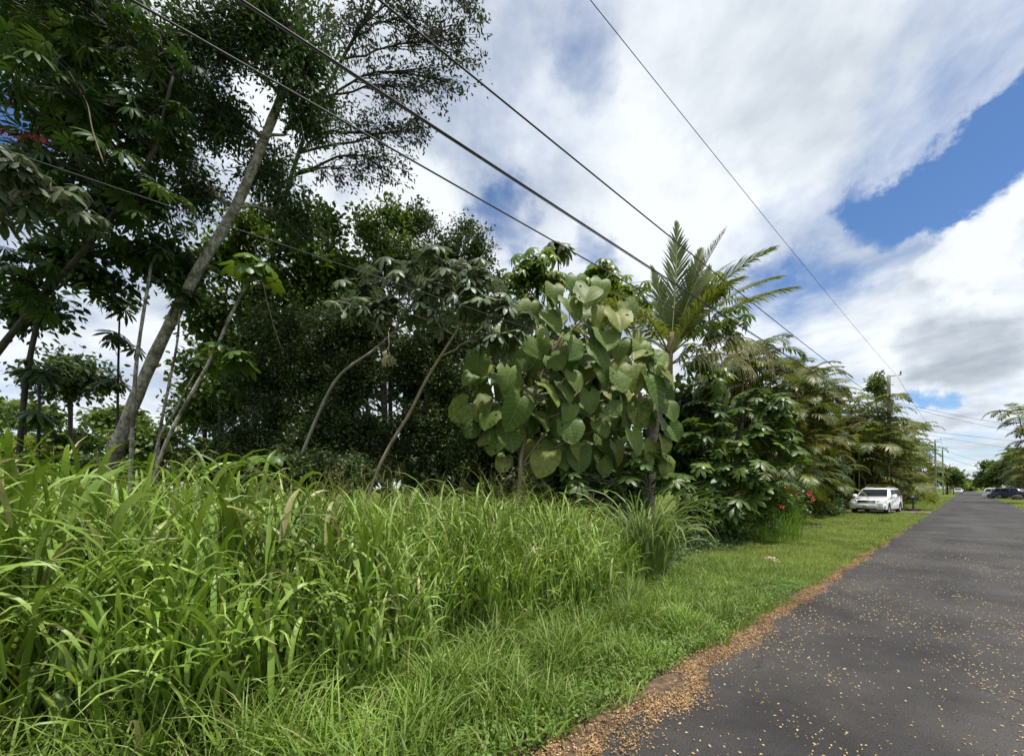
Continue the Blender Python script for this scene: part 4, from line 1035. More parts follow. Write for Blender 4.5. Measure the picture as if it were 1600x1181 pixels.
# --- coconut palm
def coconut():
    base = U(1012, 850, 10.6); base[2] = 0
    t = thing('coconut_palm', 'young coconut palm with tall upright fronds and ringed trunk', 'palm', base)
    foot = np.zeros(3); top = U(1042, 590, 10.6) - base
    mb = MB(); n = 60
    P = spline([foot, U(1018, 690, 10.6) - base, U(1032, 630, 10.6) - base, top], n)
    R = np.linspace(.155, .115, n) * (1 + .16 * (np.arange(n) % 3 == 0))
    tube(mb, P, R, 12)
    place('trunk', mb.mesh('trunk', bark_mat('ringed_palm_bark', (.09, .075, .055), (.24, .21, .17), 6, (1, 1, 3), .6)), t)
    mb = MB()
    S = spline([top, U(1045, 555, 10.6) - base, U(1050, 520, 10.6) - base], 8); tube(mb, S, np.linspace(.15, .06, 8), 10)
    place('crownshaft', mb.mesh('crownshaft', bark_mat('fibrous_crownshaft', (.10, .06, .03), (.26, .20, .09), 9, (3, 3, .4), .4)), t)
    mats = [G_coco, plain_mat('coconut_rachis', (.26, .27, .08), .45, vary=.2)]
    hub = U(1047, 555, 10.6) - base
    R_ = math.radians
    #        azim  elev bend  len  leaflet droop  twist
    for i, (roll, az, el, L, ll) in enumerate([(-6, 86, 86, 3.9, .85), (4, 96, 82, 2.7, .65), (-16, 70, 80, 3.3, .75), (-27, 84, 78, 3.2, .7)]):
        place('frond', frond_mesh(L, R_(el), .22, 58, ll, .023, .14, mats, .14, .16, 90 + i, .25, .03, .15, amax=38, amin=12), t, hub, (R_(-roll), 0, R_(az)))
    F = [(10, 70, .7, 3.3, .75, .3, .1, .3), (-35, 62, .95, 3.2, .75, .35, .1, .3), (15, 56, 1.0, 3.3, .75, .45, .1, .25), (-20, 74, .35, 3.3, .75, .15, .3, .4), (30, 66, .75, 3.2, .75, .25, 0, .3), (-10, 52, .8, 3.3, .75, .35, .2, .25),
         (-25, 40, .75, 3.1, .72, .45, .2, .2), (60, 60, 1.0, 3., .7, .3, 0, .3), (150, 68, .8, 2.8, .7, .3, 0, .3), (195, 50, 1.1, 2.8, .7, .45, .2, .2), (110, 45, 1.2, 3., .7, .5, 0, .2),
         (-140, 42, 1.2, 2.4, .6, .6, 0, .15), (-55, 60, 1.2, 2.4, .6, .4, 0, .2)]
    for i, (az, el, bd, L, ll, dr, tw, ve) in enumerate(F):
        place('frond', frond_mesh(L, R_(el), bd, 54, ll, .019, dr, mats, .2, ve, 100 + i, tw, .028, amax=50 if el > 70 else 62), t, hub, (0, 0, R_(az)))
    dm = [G_dead, plain_mat('dead_rachis', (.33, .28, .17), .7, vary=.2)]
    for i, (az, el, bd, L, ll, dr) in enumerate([(-25, 34, 2.3, 3.0, .6, .9), (-12, 20, 1.5, 2.3, .5, .9), (200, 18, 1.9, 2.1, .5, .95)]):
        o = place('frond', frond_mesh(L, R_(el), bd, 30, ll, .011, dr, dm, .2, -.1, 140 + i, 0, .024, bpow=1.7), t, hub - np.array([0, 0, .25]), (0, 0, R_(az)))
        o['label'] = 'withered pale hanging frond'
coconut()

# --- glossy umbrella tree by the verge
palm_leaf_tree('glossy_umbrella_tree', 'broad glossy umbrella tree with whorled leaves beside the mown verge', 'tree',
     [SD(12.6, -5.4), U(1128, 790, 12.6), U(1140, 720, 12.4), U(1160, 660, 12.3)], [.10, .08, .07, .04],
     [blob(1215, 640, 12.0, 36, 26, .5, 22), blob(1180, 625, 12.2, 34, 22, .6, 16), blob(1190, 680, 11.8, 48, 28, .7, 28), blob(1130, 690, 12.0, 46, 34, .7, 28), blob(1225, 700, 12.0, 30, 36, .6, 18),
      blob(1160, 735, 11.6, 52, 30, .7, 28), blob(1100, 745, 11.8, 40, 36, .7, 24), blob(1200, 765, 11.8, 40, 26, .6, 18), blob(1130, 790, 11.5, 44, 26, .6, 22), blob(1080, 690, 12.2, 26, 40, .6, 14), blob(1100, 640, 12.6, 36, 30, .6, 18)],
     M_bark_dark, UMB, (.55, .92), upw=.95, outw=.55, jit=.25)
palm_leaf_tree('umbrella_shrub', 'low umbrella shrub spreading just behind the drooping grass clump', 'shrub', [SD(8.0, -5.6), U(1010, 800, 8.6), U(1015, 750, 8.6)], [.04, .035, .03],
     [blob(1015, 715, 8.6, 40, 16, .4, 12), blob(975, 745, 8.6, 36, 14, .4, 9), blob(1050, 750, 8.8, 30, 20, .4, 10), blob(900, 750, 8.6, 40, 14, .4, 8)], M_bark_dark, UMB, (.5, .75), upw=.95, outw=.4, jit=.2)
tree('verge_shrub', 'dense dark shrub at the foot of the glossy umbrella tree', 'shrub', [SD(11.4, -5.6), SD(11.4, -5.6, .5), SD(11.4, -5.5, 1.0)], [.05, .04, .03],
     [blob(1090, 800, 11.4, 42, 24, .6, 70), blob(1140, 815, 11.8, 34, 18, .5, 50), blob(1180, 805, 12.2, 34, 20, .5, 50)], M_bark_dark, G_umb, L6w, (.10, .18), 26, .08, .3)
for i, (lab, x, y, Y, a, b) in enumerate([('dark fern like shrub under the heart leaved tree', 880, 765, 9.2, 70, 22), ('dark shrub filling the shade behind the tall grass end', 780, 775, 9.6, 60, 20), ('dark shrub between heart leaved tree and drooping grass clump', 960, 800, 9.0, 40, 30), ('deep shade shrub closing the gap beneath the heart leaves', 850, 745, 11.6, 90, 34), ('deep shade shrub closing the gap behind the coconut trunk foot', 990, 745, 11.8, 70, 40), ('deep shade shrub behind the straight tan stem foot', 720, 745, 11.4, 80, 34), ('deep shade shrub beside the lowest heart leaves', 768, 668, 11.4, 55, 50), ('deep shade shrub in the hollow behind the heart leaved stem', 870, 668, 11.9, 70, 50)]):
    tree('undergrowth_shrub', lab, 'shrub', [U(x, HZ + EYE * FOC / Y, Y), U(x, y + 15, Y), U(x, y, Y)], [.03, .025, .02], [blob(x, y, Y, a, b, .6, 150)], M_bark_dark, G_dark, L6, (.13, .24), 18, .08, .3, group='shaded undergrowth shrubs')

# --- hibiscus
def hibiscus():
    base = SD(15.6, -5.0)
    t = tree('hibiscus_shrub', 'hibiscus shrub with red blossoms leaning out beside the areca hedge', 'shrub', [base, base + [0, 0, .5], base + [.1, 0, 1.1]], [.03, .025, .02],
         [blob(1225, 770, 13.5, 30, 18, .5, 50), blob(1255, 765, 13.7, 26, 16, .4, 44), blob(1240, 800, 13.6, 30, 18, .4, 40)], M_bark_dark, G_umb, L6w, (.07, .13), 16, .06, .3)
    red = plain_mat('hibiscus_red', (.55, .025, .02), .5, vary=.2)
    mb = MB()
    for k in range(5):
        a = k * 1.2566
        V = [(0, 0, 0), (.035 * math.cos(a - .5), .035 * math.sin(a - .5), .03), (.09 * math.cos(a - .42), .09 * math.sin(a - .42), .045), (.105 * math.cos(a), .105 * math.sin(a), .03), (.09 * math.cos(a + .42), .09 * math.sin(a + .42), .05), (.035 * math.cos(a + .5), .035 * math.sin(a + .5), .03)]
        mb.add(V, [(0, 1, 2), (0, 2, 3), (0, 3, 4), (0, 4, 5)])
    tube(mb, [(0, 0, 0), (0, .0, .1)], .007, 5)
    fl = mb.mesh('flower', red)
    for px, py in [(1229, 763), (1242, 771), (1264, 771), (1221, 791), (1200, 776), (1270, 780)]:
        place('flower', fl, t, U(px, py, 12.9) - base, orient((rng.normal(.1, .2), -1, .35), rng.uniform(0, 6)), float(rng.uniform(.6, .9)))
hibiscus()

# --- grass clumps made of single blades
def clump(label, base, nb, L, spread, wid, bend, mat):
    t = thing('grass_clump', label, 'grass', base)
    vs = []
    for k in range(6):
        mb = MB()
        blades(mb, np.zeros((1, 3)), np.zeros(1), np.array([1.0]), np.array([wid]), np.array([.06 + .05 * k]), np.array([bend * (.55 + .13 * k)]), 10, True, power=2.6)
        vs.append(mb.mesh('blade', mat))
    for i in range(nb):
        r = spread * math.sqrt(rng.random()); a = rng.uniform(0, 6.28)
        place('blade', vs[rng.integers(6)], t, (r * math.cos(a), r * math.sin(a), -.01), (rng.normal(0, .06), rng.normal(0, .06), a + rng.normal(0, .7)), float(L * rng.uniform(.62, 1.08)))
M_clump = leaf_mat('clump_grass', [(.09, .15, .035), (.13, .20, .05), (.18, .26, .075), (.24, .30, .11)], .3, .45, .4)
M_clump2 = leaf_mat('clump_grass_bright', [(.07, .15, .015), (.10, .20, .02), (.13, .25, .03), (.18, .28, .05)], .35, .45, .4)
clump('tall clump of drooping strappy grass standing apart on the verge', U(1003, 905, 7.15) * [1, 1, 0], 260, 2.0, .40, .0105, 2.9, M_clump)
clump('bright upright grass clump below the red hibiscus blossoms', SD(14.2, -4.0), 260, 1.35, .75, .007, 1.3, M_clump2)

# --- creeping cover at the foot of the thicket, small weeds in the verge
def cover():
    mb = MB(); n = 17000
    s = rng.uniform(6.2, 19, n); d = -4.9 + rng.normal(0, .38, n) + .25 * np.sin(s * 1.7) - .35 * smooth(s, 13, 19)
    h = .34 * np.exp(-((d + 5.0) / .55) ** 2) * rng.random(n)
    scatter(mb, leaf4(.34), sd_arr(s, d, h + .02), np.stack([rng.normal(0, 1, n), rng.normal(0, 1, n), rng.normal(.1, .4, n)], -1), np.stack([rng.normal(0, .5, n), rng.normal(-.3, .5, n), np.ones(n)], -1), rng.uniform(.05, .11, n), rng.random(n))
    place('ground_cover', mb.mesh('ground_cover', G_cover), kind='stuff', label='low creeping leafy cover at the thicket foot', cat='ground cover')
    mb = MB(); n = 9000
    s = rng.uniform(.2, 8, n); d = ROAD_A - .22 - np.abs(rng.normal(0, .38, n))
    scatter(mb, leaf4(.38), sd_arr(s, d, rng.random(n) * .12 + .01), np.stack([rng.normal(0, 1, n), rng.normal(0, 1, n), rng.normal(.2, .4, n)], -1), np.stack([rng.normal(0, .4, n), rng.normal(-.2, .4, n), np.ones(n)], -1), rng.uniform(.018, .042, n), rng.random(n))
    place('verge_weeds', mb.mesh('verge_weeds', leaf_mat('verge_weed_leaves', [(.09, .17, .03), (.13, .22, .045), (.17, .27, .06)], .3, .5, .35)), kind='stuff', label='small broad leaved weeds among the roadside grass', cat='weeds')
cover()

# --- areca palm hedge
AR = [G_olive, G_areca_r]
FR = [frond_mesh(2.35, math.radians(e), b, 26, .66, .034, dr, AR, .2, .35, 200 + i, .15, .018, sw, amax=76, amin=42) for i, (e, b, dr, sw) in enumerate([(74, 1.7, .35, .15), (64, 2.0, .45, -.2), (52, 2.1, .5, .2), (34, 1.8, .55, -.15), (68, 2.4, .55, .1)])]
FRL = [frond_mesh(2.4, math.radians(e), b, 15, .70, .065, dr, AR, .2, .35, 220 + i, .15, .02, sw, nseg=2, amax=76, amin=42) for i, (e, b, dr, sw) in enumerate([(68, 1.9, .4, .2), (52, 2.1, .5, -.2), (32, 1.8, .5, .2)])]
def ringed_stem():
    mb = MB(); n = 26
    tube(mb, [(0, 0, k / (n - 1)) for k in range(n)], np.array([.055 - .018 * k / n + .006 * (k % 2) for k in range(n)]), 7)
    return mb.mesh('stem', bark_mat('areca_stem', (.12, .11, .04), (.26, .22, .09), 5, (1, 1, 4), .3))
STEM = ringed_stem()
def areca(label, base, H, ns, far=False, wide=1.0, fsz=1.0):
    t = thing('areca_palm', label, 'palm', base, group='areca palms along the verge')
    ns += 4
    for k in range(ns):
        a = k * 2.4 + rng.uniform(0, .8); r = rng.uniform(.1, .95) * wide; h = H * (1.0 if k == 0 else .24 + .7 * ((k + rng.random()) / ns))
        hs = max(h - 2.0, .4); lx, ly = rng.normal(0, .06), rng.normal(0, .06)
        p = np.array([r * math.cos(a), r * math.sin(a), 0])
        place('stem', STEM, t, p, (-ly, lx, 0), (1, 1, hs))
        top = p + np.array([lx * hs, ly * hs, hs * .99])
        for j in range(7 if far else 9):
            m = FRL[rng.integers(3)] if far else FR[rng.integers(5)]
            place('frond', m, t, top, (0, rng.normal(0, .1), j * 2.4 + rng.normal(0, .3)), float(rng.uniform(.8, 1.12) * fsz))
ARE = [(19.6, -6.9, 9.2, 7, 'tall areca palm clump just beyond the glossy umbrella tree'), (21.6, -6.0, 8.3, 6, 'areca palm clump whose lower fronds hang behind the hibiscus'), (23.6, -6.7, 9.8, 7, 'tallest areca palm clump of the hedge, two beyond the hibiscus'),
       (25.8, -6.1, 8.6, 6, 'areca palm clump nearest ahead of the white SUV hood'), (28.4, -6.6, 9.6, 7, 'areca palm clump whose fronds arch towards the white SUV front'), (31.2, -6.3, 9.0, 7, 'areca palm clump directly beside the white SUV front wheel'),
       (34.4, -6.8, 9.6, 7, 'areca palm clump directly behind the white SUV roof'), (24.6, -8.6, 10.2, 6, 'areca palm clump in the second row behind the hedge')]
for s, d, H, ns, lab in ARE:
    areca(lab, SD(s, d), H, ns)
FARS = [(43.5, -6.2, 10.6, 6, 'first areca palm clump beyond the gravel driveway'), (47.5, -5.9, 10.6, 6, 'second areca palm clump beyond the gravel driveway'), (51, -6.2, 9.9, 6, 'third areca palm clump beyond the gravel driveway'), (56, -5.8, 10.0, 6, 'fourth areca palm clump beyond the gravel driveway'),
        (62, -5.7, 10.0, 6, 'fifth areca palm clump beyond the gravel driveway'), (69, -5.5, 10.5, 6, 'sixth areca palm clump beyond the gravel driveway'), (77, -5.4, 11., 6, 'seventh areca palm clump beyond the gravel driveway'), (86, -5.2, 11.5, 6, 'last areca palm clump at the far end of the hedge'), (42.0, -4.9, 8.2, 8, 'areca palm clump closing the end of the gravel driveway')]
for s, d, H, ns, lab in FARS:
    areca(lab, SD(s, d), H, ns, True, 1.6, 1.25)
tree('hedge_shrub', 'dark shrub filling the areca hedge foot by the hibiscus', 'shrub', [SD(20.5, -6.2), SD(20.5, -6.2, .6), SD(20.5, -6.2, 1.4)], [.05, .04, .03], [(SD(20.5, -6.2, 1.0), np.array([1.6, 1.4, .9]), 120), (SD(24, -6.4, .8), np.array([1.6, 1.2, .7]), 100), (SD(27.5, -6.0, .7), np.array([1.6, 1.0, .6]), 90)], M_bark_dark, G_olive, L6, (.16, .3), 16, .1, .3)
NARROW = leaf6(.055, .02, .25)
for lab, ss, hh in [('dense shaded palm mass behind the near areca hedge', (20, 23, 26, 29, 32, 35), 7.2), ('dense shaded palm mass behind the areca hedge past the driveway', (39, 43, 47, 52, 58, 65), 7.6)]:
    b_ = SD(ss[2], -8.0)
    tree('palm_mass', lab, 'palm', [b_, b_ + [0, 0, 2], b_ + [0, 0, 4.5]], [.07, .06, .05], [(SD(q, -7.9, hh * f), np.array([2.3, 1.2, 1.7]), 46) for q in ss for f in (.25, .55, .85)], M_bark_dark, G_olive, NARROW, (.5, .85), 13, .22, .5)
tree('hedge_shrub', 'dark shrub row closing the far hedge foot beyond the mailbox', 'shrub', [SD(50, -6.5), SD(50, -6.5, .6), SD(50, -6.5, 1.2)], [.05, .04, .03], [(SD(s_, -6.3, 1.0), np.array([3.2, 1.5, 1.3]), 90) for s_ in (45, 51, 58, 66, 75, 85, 96, 108, 120)], M_bark_dark, G_olive, L6, (.3, .55), 12, .2, .3)
tree('hedge_shrub', 'low fern like shrub under the areca hedge by the white SUV', 'shrub', [SD(30.0, -5.6), SD(30, -5.6, .3), SD(30, -5.6, .6)], [.04, .03, .02], [(SD(29.3, -5.5, .4), np.array([1.2, .8, .4]), 90), (SD(33, -6.4, .8), np.array([2.0, .8, .8]), 100)], M_bark_dark, G_cover, L6, (.14, .26), 14, .1, .3)

# --- behind the hedge: slim tree with a dark head beside the power pole
tree('slim_tree', 'slim dark headed tree peeking over the hedge beside the power pole', 'tree', [SD(45, -7.5), U(1374, 680, 36), U(1370, 640, 36), U(1368, 610, 36)], [.09, .07, .06, .04], [blob(1370, 598, 36, 13, 17, .9, 70), blob(1378, 618, 36, 9, 9, .6, 26)], M_bark_grey, G_far, L6w, (.2, .36), 16, .12, .3)
def bare_shrub():
    base = SD(50, -4.1); t = thing('bare_pinkish_shrub', 'half bare shrub with pinkish leaves beside the dark mailbox', 'shrub', base)
    mb = MB(); tips = []
    for k in range(16):
        a = rng.uniform(0, 6.28); e = rng.uniform(.6, 1.3); L = rng.uniform(1.8, 3.2)
        d = np.array([math.cos(a) * math.cos(e), math.sin(a) * math.cos(e), math.sin(e)])
        q = spline([(0, 0, 0), d * L * .5 + rng.normal(0, .1, 3), d * L + rng.normal(0, .2, 3)], 8); tube(mb, q, np.linspace(.03, .012, 8), 5); tips.append(q[-1]); tips.append(q[5])
    place('stems', mb.mesh('stems', M_bark_tan), t)
    lb = MB(); T = np.repeat(np.array(tips), 22, 0) + rng.normal(0, .2, (len(tips) * 22, 3))
    scatter(lb, L6w, T, rng.normal(0, 1, T.shape), rng.normal(0, .6, T.shape) + [0, 0, 1], rng.uniform(.12, .22, len(T)), rng.random(len(T)))
    place('crown', lb.mesh('crown', leaf_mat('pinkish_leaves', [(.22, .12, .07), (.30, .17, .11), (.12, .13, .04), (.18, .09, .05)], .3)), t)
bare_shrub()
for lab, s, d, sz in [('lime shrub at the hedge foot just past the mailbox', 58, -4.4, 1.2), ('lime shrub around the far power pole foot', 82, -4.4, 1.7), ('lime shrub halfway between mailbox and far pole', 70, -4.4, 1.3)]:
    tree('lime_shrub', lab, 'shrub', [SD(s, d), SD(s, d, .3), SD(s, d, .6)], [.04, .03, .02], [(SD(s, d, .7 * sz), np.array([1.5, 1.1, .8]) * sz, 110)], M_bark_tan, G_lime, L6, (.2, .36), 12, .12, .3, group='lime shrubs along the far hedge')

# --- far end of the road
def far_tree(name, lab, px, py, Y, rx, ry, n, mat=G_far, leafs=(.5, .9), blobs=None, per=14):
    bl = blobs or [blob(px, py, Y, rx, ry, rx * Y / FOC * .8, n)]
    tree(name, lab, 'tree', [U(px, HZ + EYE * FOC / Y, Y), U(px, py + ry, Y), U(px, py, Y)], [.25, .2, .1], bl, M_bark_dark, mat, L6w, leafs, per, .3, .2)
far_tree('round_tree', 'round dark green tree at the far end of the hedge', 1480, 742, 100, 22, 14, 120, blobs=[blob(1478, 744, 100, 20, 13, 3.5, 130), blob(1493, 746, 100, 13, 12, 2.5, 80), blob(1466, 738, 100, 12, 10, 2, 60)], per=18)
far_tree('pale_tree', 'pale yellowish tree closing the far end of the road', 1512, 760, 190, 15, 7, 120, G_lime, (.7, 1.2))
far_tree('pale_tree', 'pale yellowish tree beside the small light car', 1500, 757, 170, 9, 9, 90, G_lime, (.6, 1.1))
far_tree('pale_tree', 'grey green tree on the horizon over the road end', 1521, 755, 260, 16, 6, 100, G_far, (.9, 1.6))
far_tree('spreading_tree', 'broad tree with layered crown across the road from the hedge', 1560, 742, 92, 26, 16, 200, per=18,
         blobs=[blob(1555, 745, 92, 24, 14, 4, 170), blob(1580, 735, 88, 24, 18, 4, 170), blob(1540, 752, 95, 12, 10, 2.5, 70), blob(1560, 728, 92, 20, 4, 3, 50), blob(1548, 724, 92, 12, 2.5, 2, 20), blob(1595, 712, 84, 12, 14, 3, 70)])
far_tree('spreading_tree', 'dark tree behind the parked cars across the road', 1610, 740, 75, 22, 18, 160, per=16)
areca('areca palm clump across the road with one orange frond', SD(100, 5.7), 8.5, 6, True, 1.3, 1.1)
areca('tall palm clump across the road reaching over the wires', SD(69.5, 5.1), 11.6, 3, True, .8, 1.2)
areca('palm clump across the road behind the dark boulder', SD(112, 6.6), 8.0, 5, True, 1.3, 1.1)

def treeline():
    mb = MB(); n = 5200
    x = rng.uniform(-60, 520, n); h = 7.5 + 3 * np.sin(x * .06) + 2 * np.sin(x * .19 + 1)
    p = np.stack([x, 330 + rng.normal(0, 6, n), rng.random(n) ** .7 * h], -1)
    scatter(mb, L6w, p, rng.normal(0, 1, (n, 3)), rng.normal(0, .5, (n, 3)) + [0, 0, 1], rng.uniform(1.6, 3.0, n), rng.random(n))
    place('distant_treeline', mb.mesh('distant_treeline', G_far), kind='stuff', label='far line of trees along the horizon', cat='trees')
treeline()

# --- open land beyond the leaning trunk
for lab, x, y, Y, a, b, n, m in [('pale lime bush in the open light beyond the sapling stems', 15, 705, 13, 50, 26, 110, G_lime), ('leafy bush beyond the slim sapling', 110, 690, 15, 60, 30, 130, G_mid), ('leafy bush behind the leaning trunk foot', 230, 690, 14, 60, 36, 140, G_mid),
                                 ('dark leafy tree with flat crown beside the sky gap', 110, 590, 14, 75, 46, 190, G_dark), ('bushy tree behind the pale sapling stems', 320, 640, 14, 55, 50, 150, G_mid), ('distant bush on the open horizon beyond the thicket', 40, 650, 24, 60, 20, 110, G_far),
                                 ('distant bush on the horizon behind the sapling pair', 180, 655, 26, 60, 18, 110, G_far), ('dark bush under the octopus tree trunk', -60, 650, 11, 70, 50, 130, G_mid)]:
    tree('clearing_bush', lab, 'bush', [U(x, HZ + EYE * FOC / Y, Y), U(x, y + 20, Y), U(x, y, Y)], [.08, .06, .04], [blob(x, y, Y, a, b, 1.2, n), blob(x + 10, 735, Y, a, 26, 1.0, n // 2)], M_bark_dark, m, L6w, (.13, .25) if Y < 20 else (.3, .5), 18, .14, .3, group='bushes beyond the leaning tree')

# ================================================================== POLES AND WIRES
M_pole = bark_mat('weathered_pole', (.16, .15, .135), (.33, .31, .28), 10, (4, 4, .25), .3)
M_steel = plain_mat('galvanised_steel', (.30, .31, .32), .45, .8, vary=.15)
M_wire = plain_mat('black_cable', (.028, .028, .030), .6, vary=.2)
M_porc = plain_mat('brown_porcelain', (.06, .035, .025), .3, vary=.2)

def pole(label, px, Y, H, lean=0.0, arm=True):
    b = U(px, 762, Y); b[2] = 0
    t = thing('power_pole', label, 'pole', b, group='power poles along the verge')
    mb = MB(); tube(mb, [(lean * H * f, 0, H * f - .02) for f in np.linspace(0, 1, 12)], np.linspace(.165, .115, 12), 12)
    place('mast', mb.mesh('mast', M_pole), t)
    top = np.array([lean * H, 0, H])
    if arm:
        mb = MB(); a = np.array([RN[0], RN[1], 0])
        tube(mb, [top + [0, 0, -.12], top + [0, 0, -.12] + a * .75], .035, 6)
        place('bracket', mb.mesh('bracket', M_steel), t)
        mb = MB(); q = top + a * .7 + [0, 0, -.1]
        tube(mb, [q, q + [0, 0, .08], q + [0, 0, .1], q + [0, 0, .18], q + [0, 0, .2], q + [0, 0, .28]], np.array([.03, .03, .06, .06, .035, .04]), 8)
        place('insulator', mb.mesh('insulator', M_porc), t)
    for z in (H - 2.0, H - 3.0, H - 3.7):
        mb = MB(); p = np.array([lean * z, 0, z]); tube(mb, [p + [-.14, -.14, 0], p + [-.14, -.32, 0]], .035, 6); tube(mb, [p + [-.14, -.30, -.07], p + [-.14, -.30, .07]], .05, 8)
        place('cable_clamp', mb.mesh('cable_clamp', M_steel), t)
    return b + top
PA = 32.0
HA = EYE + (HZ - 586) / FOC * PA
pole('weathered power pole with bracket rising behind the areca hedge', 1391, PA, HA, -.012)
pole('distant power pole with its foot in the lime shrub', 1462, 72, 10.4, -.01)
pole('distant power pole over the round dark green tree', 1474, 93, 11.0, -.02)
pole('farthest power pole tip over the round tree crown', 1484, 128, 9.4, 0)

def wire(label, pts, r, sag=0.0, n=60):
    P = np.array(pts, float)
    if len(P) == 2:
        t = np.linspace(0, 1, n)[:, None]; Q = P[0] * (1 - t) + P[1] * t; Q[:, 2] -= 4 * sag * (t * (1 - t))[:, 0]
    else:
        Q = spline(P, n)
    mb = MB(); tube(mb, Q - P[0], r, 6)
    place('utility_wire', mb.mesh('utility_wire', M_wire), None, P[0], label=label, cat='wire', group='overhead utility wires')
def back(a, b, k, sag=0.0):   # run on past the eye to the next span; the sag is made up for at a
    t = k / (1 + k)
    a = a + np.array([0, 0, 4 * sag * t * (1 - t)])
    return a + (a - b) * k
a, b = U(922, 0, 6.6), U(1403, 589, PA); wire('thin top wire running from the pole bracket high over the road edge', [back(a, b, .9, .55), b], .007, .55)
a, b = U(592, 0, 3.9), U(1393, 638, PA); wire('upper of the three thick cables, crossing above the coconut palm', [back(a, b, .5, .45), b], .0115, .45)
a, b = U(376, 0, 3.25), U(1393, 652, PA); wire('middle of the three thick cables over the heart leaved tree', [back(a, b, .45, .40), b], .012, .40)
wire('slim twin cable lashed just under the middle thick cable', [back(a + [0, 0, -.022], b + [0, 0, -.04], .45, .42), b + [0, 0, -.04]], .006, .42)
a, b = U(205, 0, 2.75), U(1393, 664, PA); wire('lowest of the three thick cables, crossing the leaning trunk', [back(a, b, .4, .40), b], .009, .40)
a, b = U(0, 232, 3.3), U(1393, 690, PA); wire('very thin wire sagging low across the thicket face', [back(a, b, .3, .38), b], .0045, .38)
b = U(1395, 627, PA)
wire('service wire crossing the road from the near pole, upper of two', [b, U(1660, 672, 50)], .014, .35)
wire('service wire crossing the road from the near pole, lower of two', [b + [0, 0, -.1], U(1660, 680, 50)], .012, .55)
b = U(1394, 666, PA)
wire('lower service wire over the road, upper of its pair', [b, U(1660, 695, 58)], .014, .15)
wire('lower service wire over the road, lower of its pair', [b + [0, 0, -.15], U(1660, 708, 58)], .012, .3)
wire('top wire sloping on from the near pole bracket to the next pole', [U(1403, 589, PA), U(1464, 678, 72)], .011, .5)
wire('stay cable slanting down from the near pole into the hedge', [U(1395, 627, PA), U(1462, 700, 72)], .014, .8)
wire('far wire from the second pole to the trees across the road', [U(1474, 702, 93), U(1575, 728, 100)], .022, .6)
wire('far lower wire from the second pole to the trees across the road', [U(1474, 712, 93), U(1575, 738, 100)], .020, .6)

# ================================================================== VEHICLES
M_white = plain_mat('white_car_paint', (.76, .775, .79), .28, spec=.5, coat=.6, vary=.02)
M_glass = plain_mat('dark_car_glass', (.008, .009, .011), .08, spec=.35, vary=.1)
M_tyre = plain_mat('tyre_rubber', (.016, .016, .016), .8, vary=.2)
M_rim = plain_mat('alloy_rim', (.38, .38, .39), .35, .8, vary=.1)
M_black = plain_mat('black_trim', (.014, .014, .015), .5, vary=.2)
M_chrome = plain_mat('chrome_trim', (.62, .62, .63), .18, 1.0, vary=.05)
M_lamp = plain_mat('headlamp_lens', (.20, .21, .22), .12, .4, vary=.35, scale=14)
M_plate = plain_mat('number_plate', (.42, .42, .40), .5, vary=.2, scale=30)

def lathe(mb, prof, n=24, axis='y', mi=0):
    ang = np.linspace(0, 2 * np.pi, n, endpoint=False); V = []
    for r, y in prof:
        for a in ang: V.append((r * math.cos(a), y, r * math.sin(a)))
    Q = [(i * n + k, i * n + (k + 1) % n, (i + 1) * n + (k + 1) % n, (i + 1) * n + k) for i in range(len(prof) - 1) for k in range(n)]
    mb.add(V, None, Q, 0, mi)

